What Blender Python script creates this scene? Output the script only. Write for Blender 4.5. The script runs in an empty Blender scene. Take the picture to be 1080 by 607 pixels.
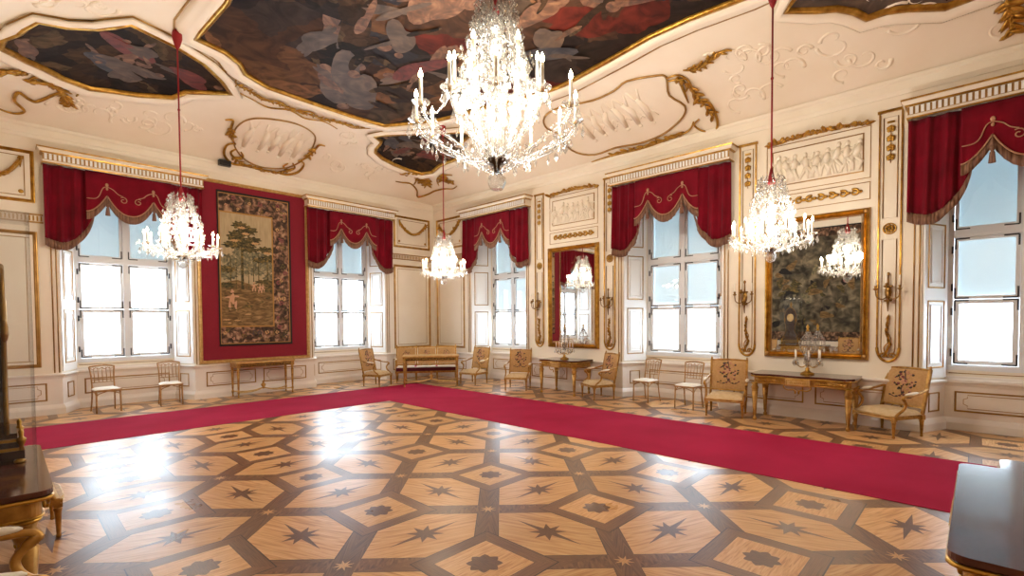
import bpy, bmesh, math, random
from mathutils import Matrix, Vector, noise
random.seed(7)
SC = bpy.context.scene
COL = SC.collection
pi = math.pi

# ---------------------------------------------------------------- camera
XB, YA = 10.29, 13.546          # inner faces of the right wall (x) and the left wall (y)
XL, YF = -0.70, -3.60           # walls behind the camera
FPX, CY = 514.77, 351.98
yaw, pitch, roll = 0.807216, -0.028171, -0.006038
fw = Vector((math.sin(yaw)*math.cos(pitch), math.cos(yaw)*math.cos(pitch), math.sin(pitch)))
rt = Vector((math.cos(yaw), -math.sin(yaw), 0)); up = rt.cross(fw)
r2 = rt*math.cos(roll)+up*math.sin(roll); u2 = -rt*math.sin(roll)+up*math.cos(roll)
cam = bpy.data.cameras.new('camera'); camo = bpy.data.objects.new('camera', cam); COL.objects.link(camo)
cam.sensor_width = 36; cam.sensor_fit = 'HORIZONTAL'; cam.lens = FPX/1080*36
cam.shift_y = (CY-303.5)/1080; cam.clip_start = 0.05; cam.clip_end = 200
M = Matrix((r2, u2, -fw)).transposed().to_4x4(); M.translation = Vector((0, 0, 1.85))
camo.matrix_world = M
SC.camera = camo

# ---------------------------------------------------------------- light and exposure
SC.view_settings.view_transform = 'Standard'; SC.view_settings.look = 'None'
SC.view_settings.gamma = 1.0; SC.view_settings.use_curve_mapping = False
SC.view_settings.exposure = 0.43
SKY = 11.5
CHAN_W, BIG_W = 122.0, 300.0
w = bpy.data.worlds.new('sky'); SC.world = w; w.use_nodes = True
w.node_tree.nodes['Background'].inputs[0].default_value = (0.74, 0.88, 1.0, 1)
w.node_tree.nodes['Background'].inputs[1].default_value = SKY

# ---------------------------------------------------------------- materials
def srgb(r, g, b):
    f = lambda c: (c/255/12.92) if c/255 <= 0.04045 else ((c/255+0.055)/1.055)**2.4
    return (f(r), f(g), f(b), 1)
def mk(name):
    m = bpy.data.materials.new(name); m.use_nodes = True
    nt = m.node_tree; return m, nt, nt.nodes['Principled BSDF']
def ramp(nt, stops):
    n = nt.nodes.new('ShaderNodeValToRGB'); e = n.color_ramp.elements
    while len(e) < len(stops): e.new(0.5)
    for i, (p, c) in enumerate(stops): e[i].position = p; e[i].color = c
    return n
def tex(nt, kind, scale, detail=4, vec=None, **k):
    n = nt.nodes.new(kind); n.inputs['Scale'].default_value = scale
    if 'Detail' in n.inputs: n.inputs['Detail'].default_value = detail
    for a, b in k.items(): n.inputs[a].default_value = b
    if vec: nt.links.new(vec, n.inputs['Vector'])
    return n
def objco(nt, scale=(1, 1, 1)):
    t = nt.nodes.new('ShaderNodeTexCoord'); mp = nt.nodes.new('ShaderNodeMapping')
    mp.inputs['Scale'].default_value = scale
    nt.links.new(t.outputs['Object'], mp.inputs['Vector']); return mp.outputs[0]
def simple(name, c, rough=0.5, metal=0.0, var=None, vscale=6, bump=0, bscale=30, coat=0, vstretch=(1, 1, 1), spec=None, sheen=0):
    m, nt, b = mk(name)
    b.inputs['Base Color'].default_value = c; b.inputs['Roughness'].default_value = rough
    b.inputs['Metallic'].default_value = metal
    if spec is not None: b.inputs['Specular IOR Level'].default_value = spec
    if coat: b.inputs['Coat Weight'].default_value = coat; b.inputs['Coat Roughness'].default_value = 0.08
    if sheen: b.inputs['Sheen Weight'].default_value = sheen
    if var:
        n = tex(nt, 'ShaderNodeTexNoise', vscale, 5, objco(nt, vstretch))
        r = ramp(nt, [(0.3, c), (0.7, var)]); nt.links.new(n.outputs['Fac'], r.inputs[0]); nt.links.new(r.outputs[0], b.inputs['Base Color'])
    if bump:
        n = tex(nt, 'ShaderNodeTexNoise', bscale, 3, objco(nt))
        bp = nt.nodes.new('ShaderNodeBump'); bp.inputs['Strength'].default_value = bump; bp.inputs['Distance'].default_value = 0.02
        nt.links.new(n.outputs['Fac'], bp.inputs['Height']); nt.links.new(bp.outputs[0], b.inputs['Normal'])
    return m
MAT = {}
MAT['wall'] = simple('cream_wall', srgb(240, 230, 212), 0.45, var=srgb(234, 222, 202), vscale=1.5)
MAT['plaster'] = simple('plaster_ceiling', srgb(246, 234, 216), 0.6, var=srgb(240, 226, 204), vscale=1.0)
MAT['dado'] = simple('dado_paint', srgb(238, 230, 222), 0.35, var=srgb(231, 221, 212), vscale=1.5)
MAT['white'] = simple('white_paint', srgb(240, 240, 238), 0.3)
MAT['sash'] = simple('sash_paint', srgb(226, 228, 230), 0.3)
MAT['gold'] = simple('gilding', srgb(206, 160, 74), 0.28, 0.92, var=srgb(150, 108, 42), vscale=9, bump=0.3, bscale=25)
MAT['goldline'] = simple('gilt_line', srgb(190, 150, 86), 0.38, 0.7, var=srgb(148, 108, 56), vscale=4)
MAT['goldfurn'] = simple('gilded_furniture_wood', srgb(200, 154, 82), 0.33, 0.65, var=srgb(146, 102, 46), vscale=14)
MAT['goldpale'] = simple('pale_gilding', srgb(222, 190, 130), 0.4, 0.4, var=srgb(190, 150, 86), vscale=16)
MAT['cane'] = simple('light_gilt_wood', srgb(186, 144, 92), 0.4, 0.3, var=srgb(150, 108, 62), vscale=20)
MAT['velvet'] = simple('crimson_velvet', srgb(126, 8, 32), 0.85, var=srgb(96, 5, 22), vscale=3, sheen=0.06, spec=.15)
MAT['damask'] = simple('crimson_wall_cloth', srgb(134, 14, 38), 0.85, var=srgb(122, 10, 32), vscale=40)
MAT['fringe'] = simple('bronze_fringe', srgb(150, 112, 84), 0.7, var=srgb(92, 58, 50), vscale=60, vstretch=(1, 1, .05))
MAT['braid'] = simple('tan_braid', srgb(176, 130, 100), 0.6)
MAT['cord'] = simple('red_cord', srgb(140, 16, 22), 0.7)
MAT['dark'] = simple('dark_bronze', srgb(70, 52, 36), 0.35, 0.7)
MAT['bronze'] = simple('old_bronze', srgb(140, 104, 52), 0.35, 0.85)
MAT['hinge'] = simple('dark_iron', srgb(62, 62, 66), 0.4, 0.6)
MAT['black'] = simple('black_plastic', srgb(20, 20, 22), 0.4)
MAT['marble'] = simple('red_brown_marble', srgb(96, 54, 44), 0.13, var=srgb(66, 34, 30), vscale=7, coat=0.15)
MAT['tan'] = simple('tan_tapestry_cloth', srgb(196, 156, 104), 0.85, var=srgb(180, 138, 88), vscale=30)
MAT['tanlight'] = simple('pale_seat_cloth', srgb(214, 190, 152), 0.85, var=srgb(196, 166, 122), vscale=16)
MAT['cream_cloth'] = simple('cream_cloth', srgb(236, 228, 212), 0.8)
MAT['pink'] = simple('magenta_strip', srgb(196, 66, 110), 0.8)
MAT['plum'] = simple('plum_velvet', srgb(88, 10, 36), 0.8, sheen=.3)
MAT['rose'] = simple('woven_flower_rose', srgb(128, 70, 68), 0.85)
MAT['flowerdark'] = simple('woven_flower_dark', srgb(76, 62, 62), 0.85)
MAT['flowerpale'] = simple('woven_flower_pale', srgb(190, 140, 108), 0.85)
MAT['candle'] = simple('candle_wax', srgb(246, 240, 226), 0.4)
MAT['oak'] = simple('dark_wood', srgb(60, 34, 24), 0.3, var=srgb(38, 20, 16), vscale=10)

def carpet_mat():
    m, nt, b = mk('crimson_runner')
    co = objco(nt)
    n = tex(nt, 'ShaderNodeTexNoise', 1.2, 3, co); r = ramp(nt, [(0.3, srgb(150, 20, 54)), (0.7, srgb(166, 28, 64))])
    nt.links.new(n.outputs['Fac'], r.inputs[0]); nt.links.new(r.outputs[0], b.inputs['Base Color'])
    n2 = tex(nt, 'ShaderNodeTexNoise', 260, 2, co); bp = nt.nodes.new('ShaderNodeBump'); bp.inputs['Strength'].default_value = .4
    bp.inputs['Distance'].default_value = 0.004
    nt.links.new(n2.outputs['Fac'], bp.inputs['Height']); nt.links.new(bp.outputs[0], b.inputs['Normal'])
    b.inputs['Roughness'].default_value = 1.0; b.inputs['Specular IOR Level'].default_value = 0.12
    return m
MAT['carpet'] = carpet_mat()

def wood_mat(name, c1, c2, c3):
    m, nt, b = mk(name)
    uv = nt.nodes.new('ShaderNodeUVMap'); uv.uv_map = 'grain'
    mp = nt.nodes.new('ShaderNodeMapping'); mp.inputs['Scale'].default_value = (1.2, 14, 1)
    nt.links.new(uv.outputs[0], mp.inputs[0])
    n = tex(nt, 'ShaderNodeTexNoise', 2.2, 6, mp.outputs[0], Distortion=1.0)
    r = ramp(nt, [(0.28, c1), (0.5, c2), (0.75, c3)]); nt.links.new(n.outputs['Fac'], r.inputs[0])
    at = nt.nodes.new('ShaderNodeVertexColor'); at.layer_name = 'tint'
    mx = nt.nodes.new('ShaderNodeMix'); mx.data_type = 'RGBA'; mx.blend_type = 'MULTIPLY'; mx.inputs[0].default_value = 1
    nt.links.new(r.outputs[0], mx.inputs[6]); nt.links.new(at.outputs[0], mx.inputs[7])
    nt.links.new(mx.outputs[2], b.inputs['Base Color'])
    co = objco(nt)
    n2 = tex(nt, 'ShaderNodeTexNoise', 1.3, 4, co); r2_ = ramp(nt, [(0.3, (.27, .27, .27, 1)), (0.75, (.42, .42, .42, 1))])
    nt.links.new(n2.outputs['Fac'], r2_.inputs[0]); nt.links.new(r2_.outputs[0], b.inputs['Roughness'])
    n3 = tex(nt, 'ShaderNodeTexNoise', 3.0, 3, co)
    bp = nt.nodes.new('ShaderNodeBump'); bp.inputs['Strength'].default_value = .12; bp.inputs['Distance'].default_value = 0.01
    nt.links.new(n3.outputs['Fac'], bp.inputs['Height']); nt.links.new(bp.outputs[0], b.inputs['Normal'])
    b.inputs['Specular IOR Level'].default_value = 0.42
    return m
MAT['honey'] = wood_mat('honey_wood', srgb(186, 128, 74), srgb(218, 166, 108), srgb(236, 196, 140))
MAT['brown'] = wood_mat('walnut_band', srgb(88, 56, 34), srgb(126, 86, 54), srgb(154, 112, 74))
MAT['inlay'] = wood_mat('dark_inlay', srgb(78, 48, 30), srgb(108, 70, 42), srgb(128, 88, 54))
MAT['joint'] = wood_mat('joint_line', srgb(40, 24, 14), srgb(50, 30, 18), srgb(60, 38, 22))

def glass_mat():
    m, nt, b = mk('window_glass'); nt.nodes.remove(b); out = nt.nodes['Material Output']
    g = nt.nodes.new('ShaderNodeBsdfGlossy'); g.inputs['Roughness'].default_value = 0.01
    t = nt.nodes.new('ShaderNodeBsdfTransparent'); t.inputs[0].default_value = (0.975, 0.985, .99, 1)
    mx = nt.nodes.new('ShaderNodeMixShader'); lw = nt.nodes.new('ShaderNodeLayerWeight'); lw.inputs[0].default_value = .5
    pw = nt.nodes.new('ShaderNodeMath'); pw.operation = 'POWER'; pw.inputs[1].default_value = 5; nt.links.new(lw.outputs['Facing'], pw.inputs[0])
    f = nt.nodes.new('ShaderNodeMath'); f.operation = 'MULTIPLY_ADD'; f.inputs[1].default_value = .8; f.inputs[2].default_value = .03; nt.links.new(pw.outputs[0], f.inputs[0])
    nt.links.new(f.outputs[0], mx.inputs[0]); nt.links.new(t.outputs[0], mx.inputs[1]); nt.links.new(g.outputs[0], mx.inputs[2])
    nt.links.new(mx.outputs[0], out.inputs[0]); return m
MAT['glass'] = glass_mat()
def crystal_mat():
    m, nt, b = mk('cut_crystal'); nt.nodes.remove(b); out = nt.nodes['Material Output']
    g = nt.nodes.new('ShaderNodeBsdfGlossy'); g.inputs['Roughness'].default_value = 0.06
    t = nt.nodes.new('ShaderNodeBsdfTransparent'); t.inputs[0].default_value = (0.93, 0.93, 0.92, 1)
    d = nt.nodes.new('ShaderNodeBsdfTranslucent'); d.inputs[0].default_value = (0.95, 0.92, 0.86, 1)
    a = nt.nodes.new('ShaderNodeMixShader'); a.inputs[0].default_value = 0.10
    nt.links.new(t.outputs[0], a.inputs[1]); nt.links.new(d.outputs[0], a.inputs[2])
    f = nt.nodes.new('ShaderNodeLayerWeight'); f.inputs[0].default_value = 0.42
    c = nt.nodes.new('ShaderNodeMixShader'); nt.links.new(f.outputs['Facing'], c.inputs[0])
    nt.links.new(a.outputs[0], c.inputs[1]); nt.links.new(g.outputs[0], c.inputs[2])
    nt.links.new(c.outputs[0], out.inputs[0]); return m
MAT['crystal'] = crystal_mat()
def emit(name, c, s):
    m, nt, b = mk(name); b.inputs['Base Color'].default_value = c
    b.inputs['Emission Color'].default_value = c; b.inputs['Emission Strength'].default_value = s; return m
MAT['flame'] = emit('candle_bulb', (1, .82, .5, 1), 40)
def blind_mat(name, c):
    m, nt, b = mk(name); nt.nodes.remove(b); out = nt.nodes['Material Output']
    d = nt.nodes.new('ShaderNodeBsdfDiffuse'); d.inputs[0].default_value = (0.55, 0.6, 0.62, 1)
    t = nt.nodes.new('ShaderNodeBsdfTranslucent'); t.inputs[0].default_value = c
    a = nt.nodes.new('ShaderNodeAddShader'); nt.links.new(d.outputs[0], a.inputs[0]); nt.links.new(t.outputs[0], a.inputs[1])
    nt.links.new(a.outputs[0], out.inputs[0]); return m
MAT['blind_dark'] = blind_mat('blue_grey_blind', (0.135, 0.148, 0.148, 1))
MAT['blind_pale'] = blind_mat('white_blind', (0.165, 0.172, 0.17, 1))
def mirror_mat():
    m, nt, b = mk('mirror_glass'); b.inputs['Metallic'].default_value = 1; b.inputs['Roughness'].default_value = 0.015
    b.inputs['Base Color'].default_value = (.86, .87, .86, 1); return m
MAT['mirror'] = mirror_mat()

def painting_mat(name, stops, scale, seed, stretch=(1, 1, 1), dist=2.5, fleck=True, rough=.55):
    m, nt, b = mk(name); co = objco(nt, stretch)
    n = tex(nt, 'ShaderNodeTexNoise', scale, 6, co, Distortion=dist); n.noise_dimensions = '4D'; n.inputs['W'].default_value = seed
    r = ramp(nt, stops); nt.links.new(n.outputs['Fac'], r.inputs[0]); last = r.outputs[0]
    if fleck:
        for k, (c, thr, s2) in enumerate(((srgb(132, 42, 30), .60, 1.1), (srgb(58, 72, 104), .60, 1.0), (srgb(206, 160, 118), .61, 2.3), (srgb(26, 20, 20), .56, 1.4))):
            n2 = tex(nt, 'ShaderNodeTexNoise', scale*s2, 3, co, Distortion=1.5); n2.noise_dimensions = '4D'; n2.inputs['W'].default_value = seed+3.3*k+5
            rr = ramp(nt, [(thr, (0, 0, 0, 1)), (thr+.05, (1, 1, 1, 1))]); nt.links.new(n2.outputs['Fac'], rr.inputs[0])
            mx = nt.nodes.new('ShaderNodeMix'); mx.data_type = 'RGBA'
            nt.links.new(rr.outputs[0], mx.inputs[0]); nt.links.new(last, mx.inputs[6]); mx.inputs[7].default_value = c; last = mx.outputs[2]
    nt.links.new(last, b.inputs['Base Color']); b.inputs['Roughness'].default_value = rough; return m
def fresco_mat(name, palette, scale, seed, dark):
    m, nt, b = mk(name); co = objco(nt); L = nt.links.new
    n = tex(nt, 'ShaderNodeTexNoise', scale*.8, 4, co); n.noise_dimensions = '4D'; n.inputs['W'].default_value = seed
    s = nt.nodes.new('ShaderNodeVectorMath'); s.operation = 'MULTIPLY_ADD'; L(n.outputs['Color'], s.inputs[0]); s.inputs[1].default_value = (2.2, 2.2, 2.2); L(co, s.inputs[2])
    v = nt.nodes.new('ShaderNodeTexVoronoi'); v.feature = 'F1'; v.inputs['Scale'].default_value = scale*1.5; L(s.outputs[0], v.inputs['Vector'])
    sp = nt.nodes.new('ShaderNodeSeparateColor'); L(v.outputs['Color'], sp.inputs[0])
    r = ramp(nt, [(i/len(palette), c) for i, c in enumerate(palette)]); r.color_ramp.interpolation = 'CONSTANT'; L(sp.outputs[0], r.inputs[0])
    f = tex(nt, 'ShaderNodeTexNoise', scale*2.2, 5, co, Distortion=2.5); rr = ramp(nt, [(.32, (dark, dark, dark, 1)), (.68, (1.25, 1.2, 1.12, 1))]); L(f.outputs['Fac'], rr.inputs[0])
    mx = nt.nodes.new('ShaderNodeMix'); mx.data_type = 'RGBA'; mx.blend_type = 'MULTIPLY'; mx.inputs[0].default_value = 1; L(r.outputs[0], mx.inputs[6]); L(rr.outputs[0], mx.inputs[7])
    b.inputs['Specular IOR Level'].default_value = .15; L(mx.outputs[2], b.inputs['Base Color']); b.inputs['Roughness'].default_value = .6; return m
PAL = [srgb(38, 27, 23), srgb(73, 48, 33), srgb(52, 41, 38), srgb(94, 64, 42), srgb(35, 25, 23), srgb(89, 31, 22), srgb(76, 60, 48), srgb(59, 38, 27), srgb(120, 83, 56), srgb(46, 44, 51), srgb(67, 44, 31)]
MAT['fresco'] = fresco_mat('ceiling_fresco', PAL, .75, 1.0, .35)
MAT['fresco_dark'] = fresco_mat('dark_ceiling_fresco', [srgb(28, 21, 18), srgb(48, 34, 25), srgb(38, 30, 29), srgb(67, 47, 31), srgb(27, 20, 17), srgb(52, 37, 26), srgb(83, 66, 48)], 1.3, 4.0, .4)
fres = [(0.30, srgb(26, 20, 22)), (0.42, srgb(70, 50, 40)), (0.5, srgb(112, 84, 62)), (0.58, srgb(84, 74, 74)), (0.7, srgb(176, 142, 104))]
MAT['fresco_pale'] = painting_mat('figure_fresco', [(0.3, srgb(52, 33, 23)), (0.5, srgb(99, 64, 43)), (0.7, srgb(140, 100, 71))], 2.6, 8.0, fleck=False)
MAT['fresco_red'] = painting_mat('red_robe_fresco', [(0.3, srgb(56, 11, 9)), (0.5, srgb(89, 21, 17)), (0.7, srgb(112, 44, 31))], 2.6, 9.0, fleck=False)
MAT['fresco_blue'] = painting_mat('blue_robe_fresco', [(0.3, srgb(24, 25, 35)), (0.5, srgb(44, 44, 51)), (0.7, srgb(80, 74, 73))], 2.6, 10.0, fleck=False)
MAT['fresco_grey'] = painting_mat('cloud_fresco', [(0.3, srgb(48, 37, 31)), (0.5, srgb(78, 61, 50)), (0.7, srgb(107, 84, 66))], 1.6, 11.0, fleck=False)
MAT['tap_border'] = painting_mat('tapestry_border', [(0.34, srgb(34, 26, 24)), (0.47, srgb(74, 56, 42)), (0.56, srgb(132, 96, 74)), (0.66, srgb(176, 142, 110))], 7, 2.0, dist=1.0, fleck=False, rough=.9)
MAT['tap_sky'] = simple('tapestry_sky', srgb(184, 164, 128), .9, var=srgb(162, 142, 106), vscale=3, vstretch=(8, 1, 1))
MAT['tap_ground'] = painting_mat('tapestry_meadow', [(0.3, srgb(70, 54, 32)), (0.5, srgb(118, 92, 56)), (0.7, srgb(162, 130, 84))], 3, 5.0, (1, 1, 3), fleck=False, rough=.9)
MAT['tap_leaf'] = painting_mat('tapestry_foliage', [(0.35, srgb(38, 38, 28)), (0.52, srgb(82, 74, 44)), (0.66, srgb(150, 122, 66))], 6, 6.0, (1, 1, 2), fleck=False, rough=.9)
MAT['tap_far'] = painting_mat('tapestry_far_trees', [(0.35, srgb(74, 74, 60)), (0.52, srgb(122, 114, 84)), (0.66, srgb(168, 150, 112))], 6, 7.0, fleck=False, rough=.9)
MAT['tap_skin'] = simple('tapestry_figures', srgb(196, 150, 116), .9)
MAT['tap_edge'] = simple('tapestry_yellow_edge', srgb(166, 122, 62), .9)
MAT['tap_navy'] = simple('tapestry_dark_edge', srgb(30, 28, 30), .9)
MAT['tap_battle'] = painting_mat('tapestry_battle', [(0.34, srgb(40, 36, 30)), (0.46, srgb(78, 72, 58)), (0.55, srgb(108, 98, 78)), (0.68, srgb(150, 136, 108))], 3.6, 12.0, dist=.7, fleck=False, rough=.9)

# ---------------------------------------------------------------- mesh builder
class MB:
    def __init__(s): s.v = []; s.f = []; s.m = []; s.mats = []; s.cur = 0; s.sm = []; s.X = None; s.smooth = True
    def mat(s, k):
        if k not in s.mats: s.mats.append(k)
        s.cur = s.mats.index(k); return s
    def add(s, vs, fs, smooth=None):
        if not s.mats: s.mat('wall')
        o = len(s.v)
        s.v += [tuple(s.X @ Vector(p)) if s.X else tuple(p) for p in vs]
        for f in fs: s.f.append([i+o for i in f]); s.m.append(s.cur); s.sm.append(s.smooth if smooth is None else smooth)
        return s
    def box(s, x0, x1, y0, y1, z0, z1, R=None):
        vs = [(x, y, z) for x in (x0, x1) for y in (y0, y1) for z in (z0, z1)]
        if R: vs = [R @ Vector(p) for p in vs]
        return s.add(vs, [(0, 1, 3, 2), (4, 6, 7, 5), (0, 4, 5, 1), (2, 3, 7, 6), (0, 2, 6, 4), (1, 5, 7, 3)], False)
    def quad(s, a, b, c, d): return s.add([a, b, c, d], [(0, 1, 2, 3)], False)
    def prism(s, poly, z0, z1):
        n = len(poly); vs = [(x, y, z0) for x, y in poly]+[(x, y, z1) for x, y in poly]
        fs = [tuple(range(n))[::-1], tuple(range(n, 2*n))]+[(i, (i+1) % n, (i+1) % n+n, i+n) for i in range(n)]
        return s.add(vs, fs, False)
    def plate(s, poly, y0, y1):          # outline in x,z extruded along y
        n = len(poly); vs = [(x, y0, z) for x, z in poly]+[(x, y1, z) for x, z in poly]
        fs = [tuple(range(n)), tuple(range(n, 2*n))[::-1]]+[(i, (i+1) % n, (i+1) % n+n, i+n) for i in range(n)]
        return s.add(vs, fs, False)
    def tube(s, pts, r, n=6, closed=False, cap=True):
        P = [Vector(p) for p in pts]; N = len(P)
        if not hasattr(r, '__len__'): r = [r]*N
        vs = []; ref = None
        for i in range(N):
            if closed: t = P[(i+1) % N]-P[i-1]
            else: t = P[min(i+1, N-1)]-P[max(i-1, 0)]
            t = t.normalized() if t.length > 1e-9 else Vector((0, 0, 1))
            if ref is None:
                ref = Vector((0, 0, 1)) if abs(t.z) < .9 else Vector((1, 0, 0))
            a = t.cross(ref)
            if a.length < 1e-6: a = t.cross(Vector((1, .3, 0)))
            a.normalize(); b = t.cross(a).normalized(); ref = -b if False else (a.cross(t)).normalized()
            for k in range(n):
                an = 2*pi*k/n+pi/n
                vs.append(P[i]+(a*math.cos(an)+ref*math.sin(an))*r[i])
        fs = []
        for i in range(N if closed else N-1):
            j = (i+1) % N
            for k in range(n): fs.append((i*n+k, i*n+(k+1) % n, j*n+(k+1) % n, j*n+k))
        if not closed and cap: fs += [tuple(range(n))[::-1], tuple(range((N-1)*n, N*n))]
        return s.add(vs, fs)
    def lathe(s, prof, c=(0, 0, 0), n=12, smooth=True, squash=(1, 1)):
        vs = []; 
        for r, z in prof:
            for k in range(n):
                a = 2*pi*k/n; vs.append((c[0]+r*math.cos(a)*squash[0], c[1]+r*math.sin(a)*squash[1], c[2]+z))
        fs = [(i*n+k, i*n+(k+1) % n, (i+1)*n+(k+1) % n, (i+1)*n+k) for i in range(len(prof)-1) for k in range(n)]
        if prof[0][0] > 1e-5: fs.append(tuple(range(n))[::-1])
        if prof[-1][0] > 1e-5: fs.append(tuple(range((len(prof)-1)*n, len(prof)*n)))
        return s.add(vs, fs, smooth)
    def ell(s, c, r, n=8, m=5, R=None):
        vs = [Vector((0, 0, r[2]))]; c = Vector(c)
        for i in range(1, m):
            t = pi*i/m
            for k in range(n): a = 2*pi*k/n; vs.append(Vector((r[0]*math.sin(t)*math.cos(a), r[1]*math.sin(t)*math.sin(a), r[2]*math.cos(t))))
        vs.append(Vector((0, 0, -r[2])))
        if R: vs = [R @ p for p in vs]
        fs = [(0, 1+k, 1+(k+1) % n) for k in range(n)]
        for i in range(m-2):
            for k in range(n): fs.append((1+i*n+k, 1+(i+1)*n+k, 1+(i+1)*n+(k+1) % n, 1+i*n+(k+1) % n))
        L = len(vs)-1; fs += [(L, L-n+(k+1) % n, L-n+k) for k in range(n)]
        return s.add([p+c for p in vs], fs)
    def gem(s, c, r, h, top=.35, n=6, flat=1.0):     # faceted drop hanging from c
        x, y, z = c; a = random.random()*pi
        vs = [(x, y, z)]+[(x+r*math.cos(a+2*pi*k/n), y+r*flat*math.sin(a+2*pi*k/n), z-h*(1-top)) for k in range(n)]+[(x, y, z-h)]
        return s.add(vs, [(0, 1+k, 1+(k+1) % n) for k in range(n)]+[(n+1, 1+(k+1) % n, 1+k) for k in range(n)], False)
    def build(s, name, parent=None, solid=True):
        me = bpy.data.meshes.new(name); me.from_pydata([tuple(p) for p in s.v], [], s.f)
        for k in s.mats: me.materials.append(MAT[k])
        me.polygons.foreach_set('material_index', s.m); me.polygons.foreach_set('use_smooth', s.sm)
        if solid:
            bm = bmesh.new(); bm.from_mesh(me); bmesh.ops.recalc_face_normals(bm, faces=bm.faces[:]); bm.to_mesh(me); bm.free()
        me.update()
        o = bpy.data.objects.new(name, me); COL.objects.link(o)
        if parent: o.parent = parent
        return o
def inst(o, name, parent, loc=(0, 0, 0), rz=0, sc=1):
    c = bpy.data.objects.new(name, o.data); COL.objects.link(c); c.parent = parent; c.location = loc; c.rotation_euler = (0, 0, rz); c.scale = (sc, sc, sc); return c
def tag(o, label=None, cat=None, group=None, kind=None):
    if label: o['label'] = label
    if cat: o['category'] = cat
    if group: o['group'] = group
    if kind: o['kind'] = kind
    return o
def empty(name, loc=(0, 0, 0), rz=0):
    o = bpy.data.objects.new(name, None); COL.objects.link(o); o.location = loc; o.rotation_euler = (0, 0, rz); o.empty_display_size = .1; return o
def copy_tree(o, parent=None):
    c = o.copy(); COL.objects.link(c); c.parent = parent
    for ch in list(o.children): copy_tree(ch, c)
    return c
def place(proto, used, loc, rz, label, group=None):
    o = proto if not used else copy_tree(proto)
    o.location = loc; o.rotation_euler = (0, 0, rz); o['label'] = label
    if group: o['group'] = group
    return o
def cr(pts, k=6, closed=False):          # Catmull-Rom
    P = [Vector(p) for p in pts]; N = len(P); out = []
    rng = range(N) if closed else range(N-1)
    for i in rng:
        g = (lambda j: P[j % N]) if closed else (lambda j: P[max(0, min(N-1, j))])
        a, b, c, d = g(i-1), g(i), g(i+1), g(i+2)
        for t in range(k):
            u = t/k; out.append(.5*((2*b)+(c-a)*u+(2*a-5*b+4*c-d)*u*u+(3*b-3*c+d-a)*u**3))
    if not closed: out.append(P[-1])
    return out
# wall frames: local x runs to the right along the wall as one faces it, local -y points into the room
def FA(u): return dict(loc=(u, YA, 0), rz=0)
def FB(y): return dict(loc=(XB, y, 0), rz=-pi/2)
def FL(y): return dict(loc=(XL, y, 0), rz=pi/2)
def fmat(f): return Matrix.Translation(Vector(f['loc'])) @ Matrix.Rotation(f['rz'], 4, 'Z')

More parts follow.
